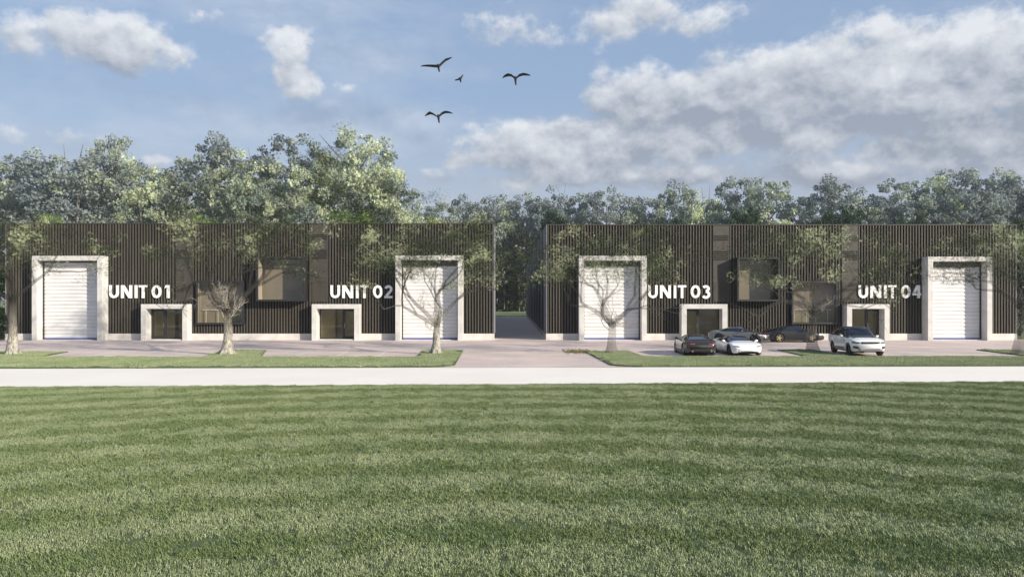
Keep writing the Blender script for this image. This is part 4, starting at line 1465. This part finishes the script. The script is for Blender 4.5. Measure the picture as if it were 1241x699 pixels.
n_w = fbm(5, 3, .5, (3, 1, 2)); n_w2 = fbm(5, 3, .5, (9, 4, 7))
n_big = fbm(13, 10, .55, (0, 0, 0), (1, 1, 1.35)); n_fine = fbm(34, 8, .6, (5, 5, 5), (1, 1, 1.2))
azw = M("ADD", az, M("MULTIPLY", M("SUBTRACT", n_w, .5), .10))
elw = M("ADD", el, M("MULTIPLY", M("SUBTRACT", n_w2, .5), .05))


def ang(px, py):
    a = math.atan((px - CX) / F)
    return a, math.atan((HY - py) / F * math.cos(a))


# (px, py, rx, ry, density, greyness)
blobs = [(115, 50, 130, 26, 1.0, .25), (215, 58, 50, 20, .9, .1), (245, 17, 34, 14, .7, .1), (355, 36, 42, 18, .8, .1), (366, 62, 24, 15, .9, .05), (370, 98, 30, 24, .95, .1), (430, 108, 34, 18, .55, .1),
         (640, 36, 66, 18, .75, .15), (780, 26, 74, 24, 1.0, .15), (870, 12, 50, 14, .5, .1), (845, 140, 120, 40, 1.5, .8), (960, 120, 130, 48, 1.6, .75), (1085, 102, 130, 56, 1.6, .6), (1200, 85, 110, 52, 1.5, .4), (1055, 42, 34, 18, 1.0, 0.0), (1130, 46, 40, 18, .9, 0.0),
         (690, 180, 100, 30, 1.3, .5), (600, 190, 62, 14, .9, .3), (1180, 170, 150, 34, 1.4, .75), (960, 190, 120, 20, .6, .5), (208, 188, 22, 8, .95, 0.0), (70, 165, 110, 18, .6, .35), (760, 212, 220, 16, .9, .4), (1010, 212, 160, 18, .95, .4), (30, 190, 60, 14, .6, .3)]
dens = None; gnum = None; wsum = None
for (px, py, rx, ry, dn, gr) in blobs:
    a0, e0 = ang(px, py)
    ca = math.cos(a0)
    arx, ary = 1.18 * rx / F * ca * ca, 1.18 * ry / F * ca
    dx = M("DIVIDE", M("SUBTRACT", azw, a0), arx); dy = M("DIVIDE", M("SUBTRACT", elw, e0), ary)
    q = M("ADD", M("MULTIPLY", dx, dx), M("MULTIPLY", dy, dy))
    g_ = M("MULTIPLY", M("EXPONENT", M("MULTIPLY", q, -.8)), dn)
    # grey gathers in the lower part of each cloud
    low = M("MULTIPLY", g_, M("MULTIPLY_ADD", M("MULTIPLY", dy, -1.0), .75, gr, clamp=True))
    dens = g_ if dens is None else M("MAXIMUM", dens, g_)
    wsum = g_ if wsum is None else M("ADD", wsum, g_)
    gnum = low if gnum is None else M("ADD", gnum, low)
gfac = M("DIVIDE", gnum, M("ADD", wsum, .05), clamp=True)
edge = M("ADD", M("MULTIPLY", M("MINIMUM", dens, 1.5), 1.0), M("MULTIPLY", M("SUBTRACT", M("MULTIPLY_ADD", n_fine, .4, M("MULTIPLY", n_big, .6)), .5), 2.4))


def smoothstep(v, a, b):
    mr = N(nt, "ShaderNodeMapRange"); mr.interpolation_type = "SMOOTHSTEP"
    mr.inputs[1].default_value = a; mr.inputs[2].default_value = b
    nt.links.new(v, mr.inputs[0]); return mr.outputs[0]


mask = smoothstep(edge, .36, .84)
# some thin cloud over the rest of the dome
n_gen = fbm(3.0, 8, .6, (2, 7, 1), (1, 1, 3.0))
thin = M("MULTIPLY", smoothstep(n_gen, .42, .72), .42)
mask = M("MAXIMUM", M("MULTIPLY", mask, .9), thin)
# billows: denser cloud above a point (towards the light) shades it
n_up = fbm(13, 10, .55, (.006, .0, .02), (1, 1, 1.35)); n_up2 = fbm(34, 8, .6, (5.002, 5, 5.008), (1, 1, 1.2))
shade = M("ADD", M("MULTIPLY", M("SUBTRACT", n_up, n_big), 2.4), M("MULTIPLY", M("SUBTRACT", n_up2, n_fine), .7))
gtex = M("ADD", M("ADD", gfac, .10), shade, clamp=True)
CLW = (5.9, 6.05, 6.3); CLG = (2.3, 2.6, 3.15)
ccol = mixc(nt, gtex, CLW, CLG)
base = mixc(nt, .72, sky.outputs[0], (2.35, 3.2, 4.7))
hz = smoothstep(el, .26, .05)
base = mixc(nt, M("MULTIPLY", hz, .8), base, (3.5, 3.75, 4.35))
final = mixc(nt, mask, base, ccol)
nt.links.new(final, bg.inputs[0])
bg.inputs[1].default_value = .105

# haze round the whole place
HAZE = True
if HAZE:
    bm = bmesh.new(); box(bm, -450, 450, -80, 420, -1.2, 62)
    m, hn, b = nmat("haze_air"); hn.nodes.remove(b)
    pv_ = N(hn, "ShaderNodeVolumePrincipled"); pv_.inputs["Color"].default_value = (.80, .86, .95, 1); pv_.inputs["Density"].default_value = .00024; pv_.inputs["Anisotropy"].default_value = 0.0
    hn.links.new(pv_.outputs[0], hn.nodes["Material Output"].inputs["Volume"])
    o = obj("haze", bm, m); o["kind"] = "stuff"

sc.render.engine = "CYCLES"
sc.cycles.transparent_max_bounces = 48
sc.cycles.max_bounces = 6
sc.cycles.diffuse_bounces = 3
sc.cycles.glossy_bounces = 3
sc.cycles.volume_bounces = 0
sc.cycles.use_denoising = True
sc.view_settings.view_transform = "Standard"
sc.view_settings.look = "None"
sc.view_settings.exposure = 0.45
sc.view_settings.gamma = 1
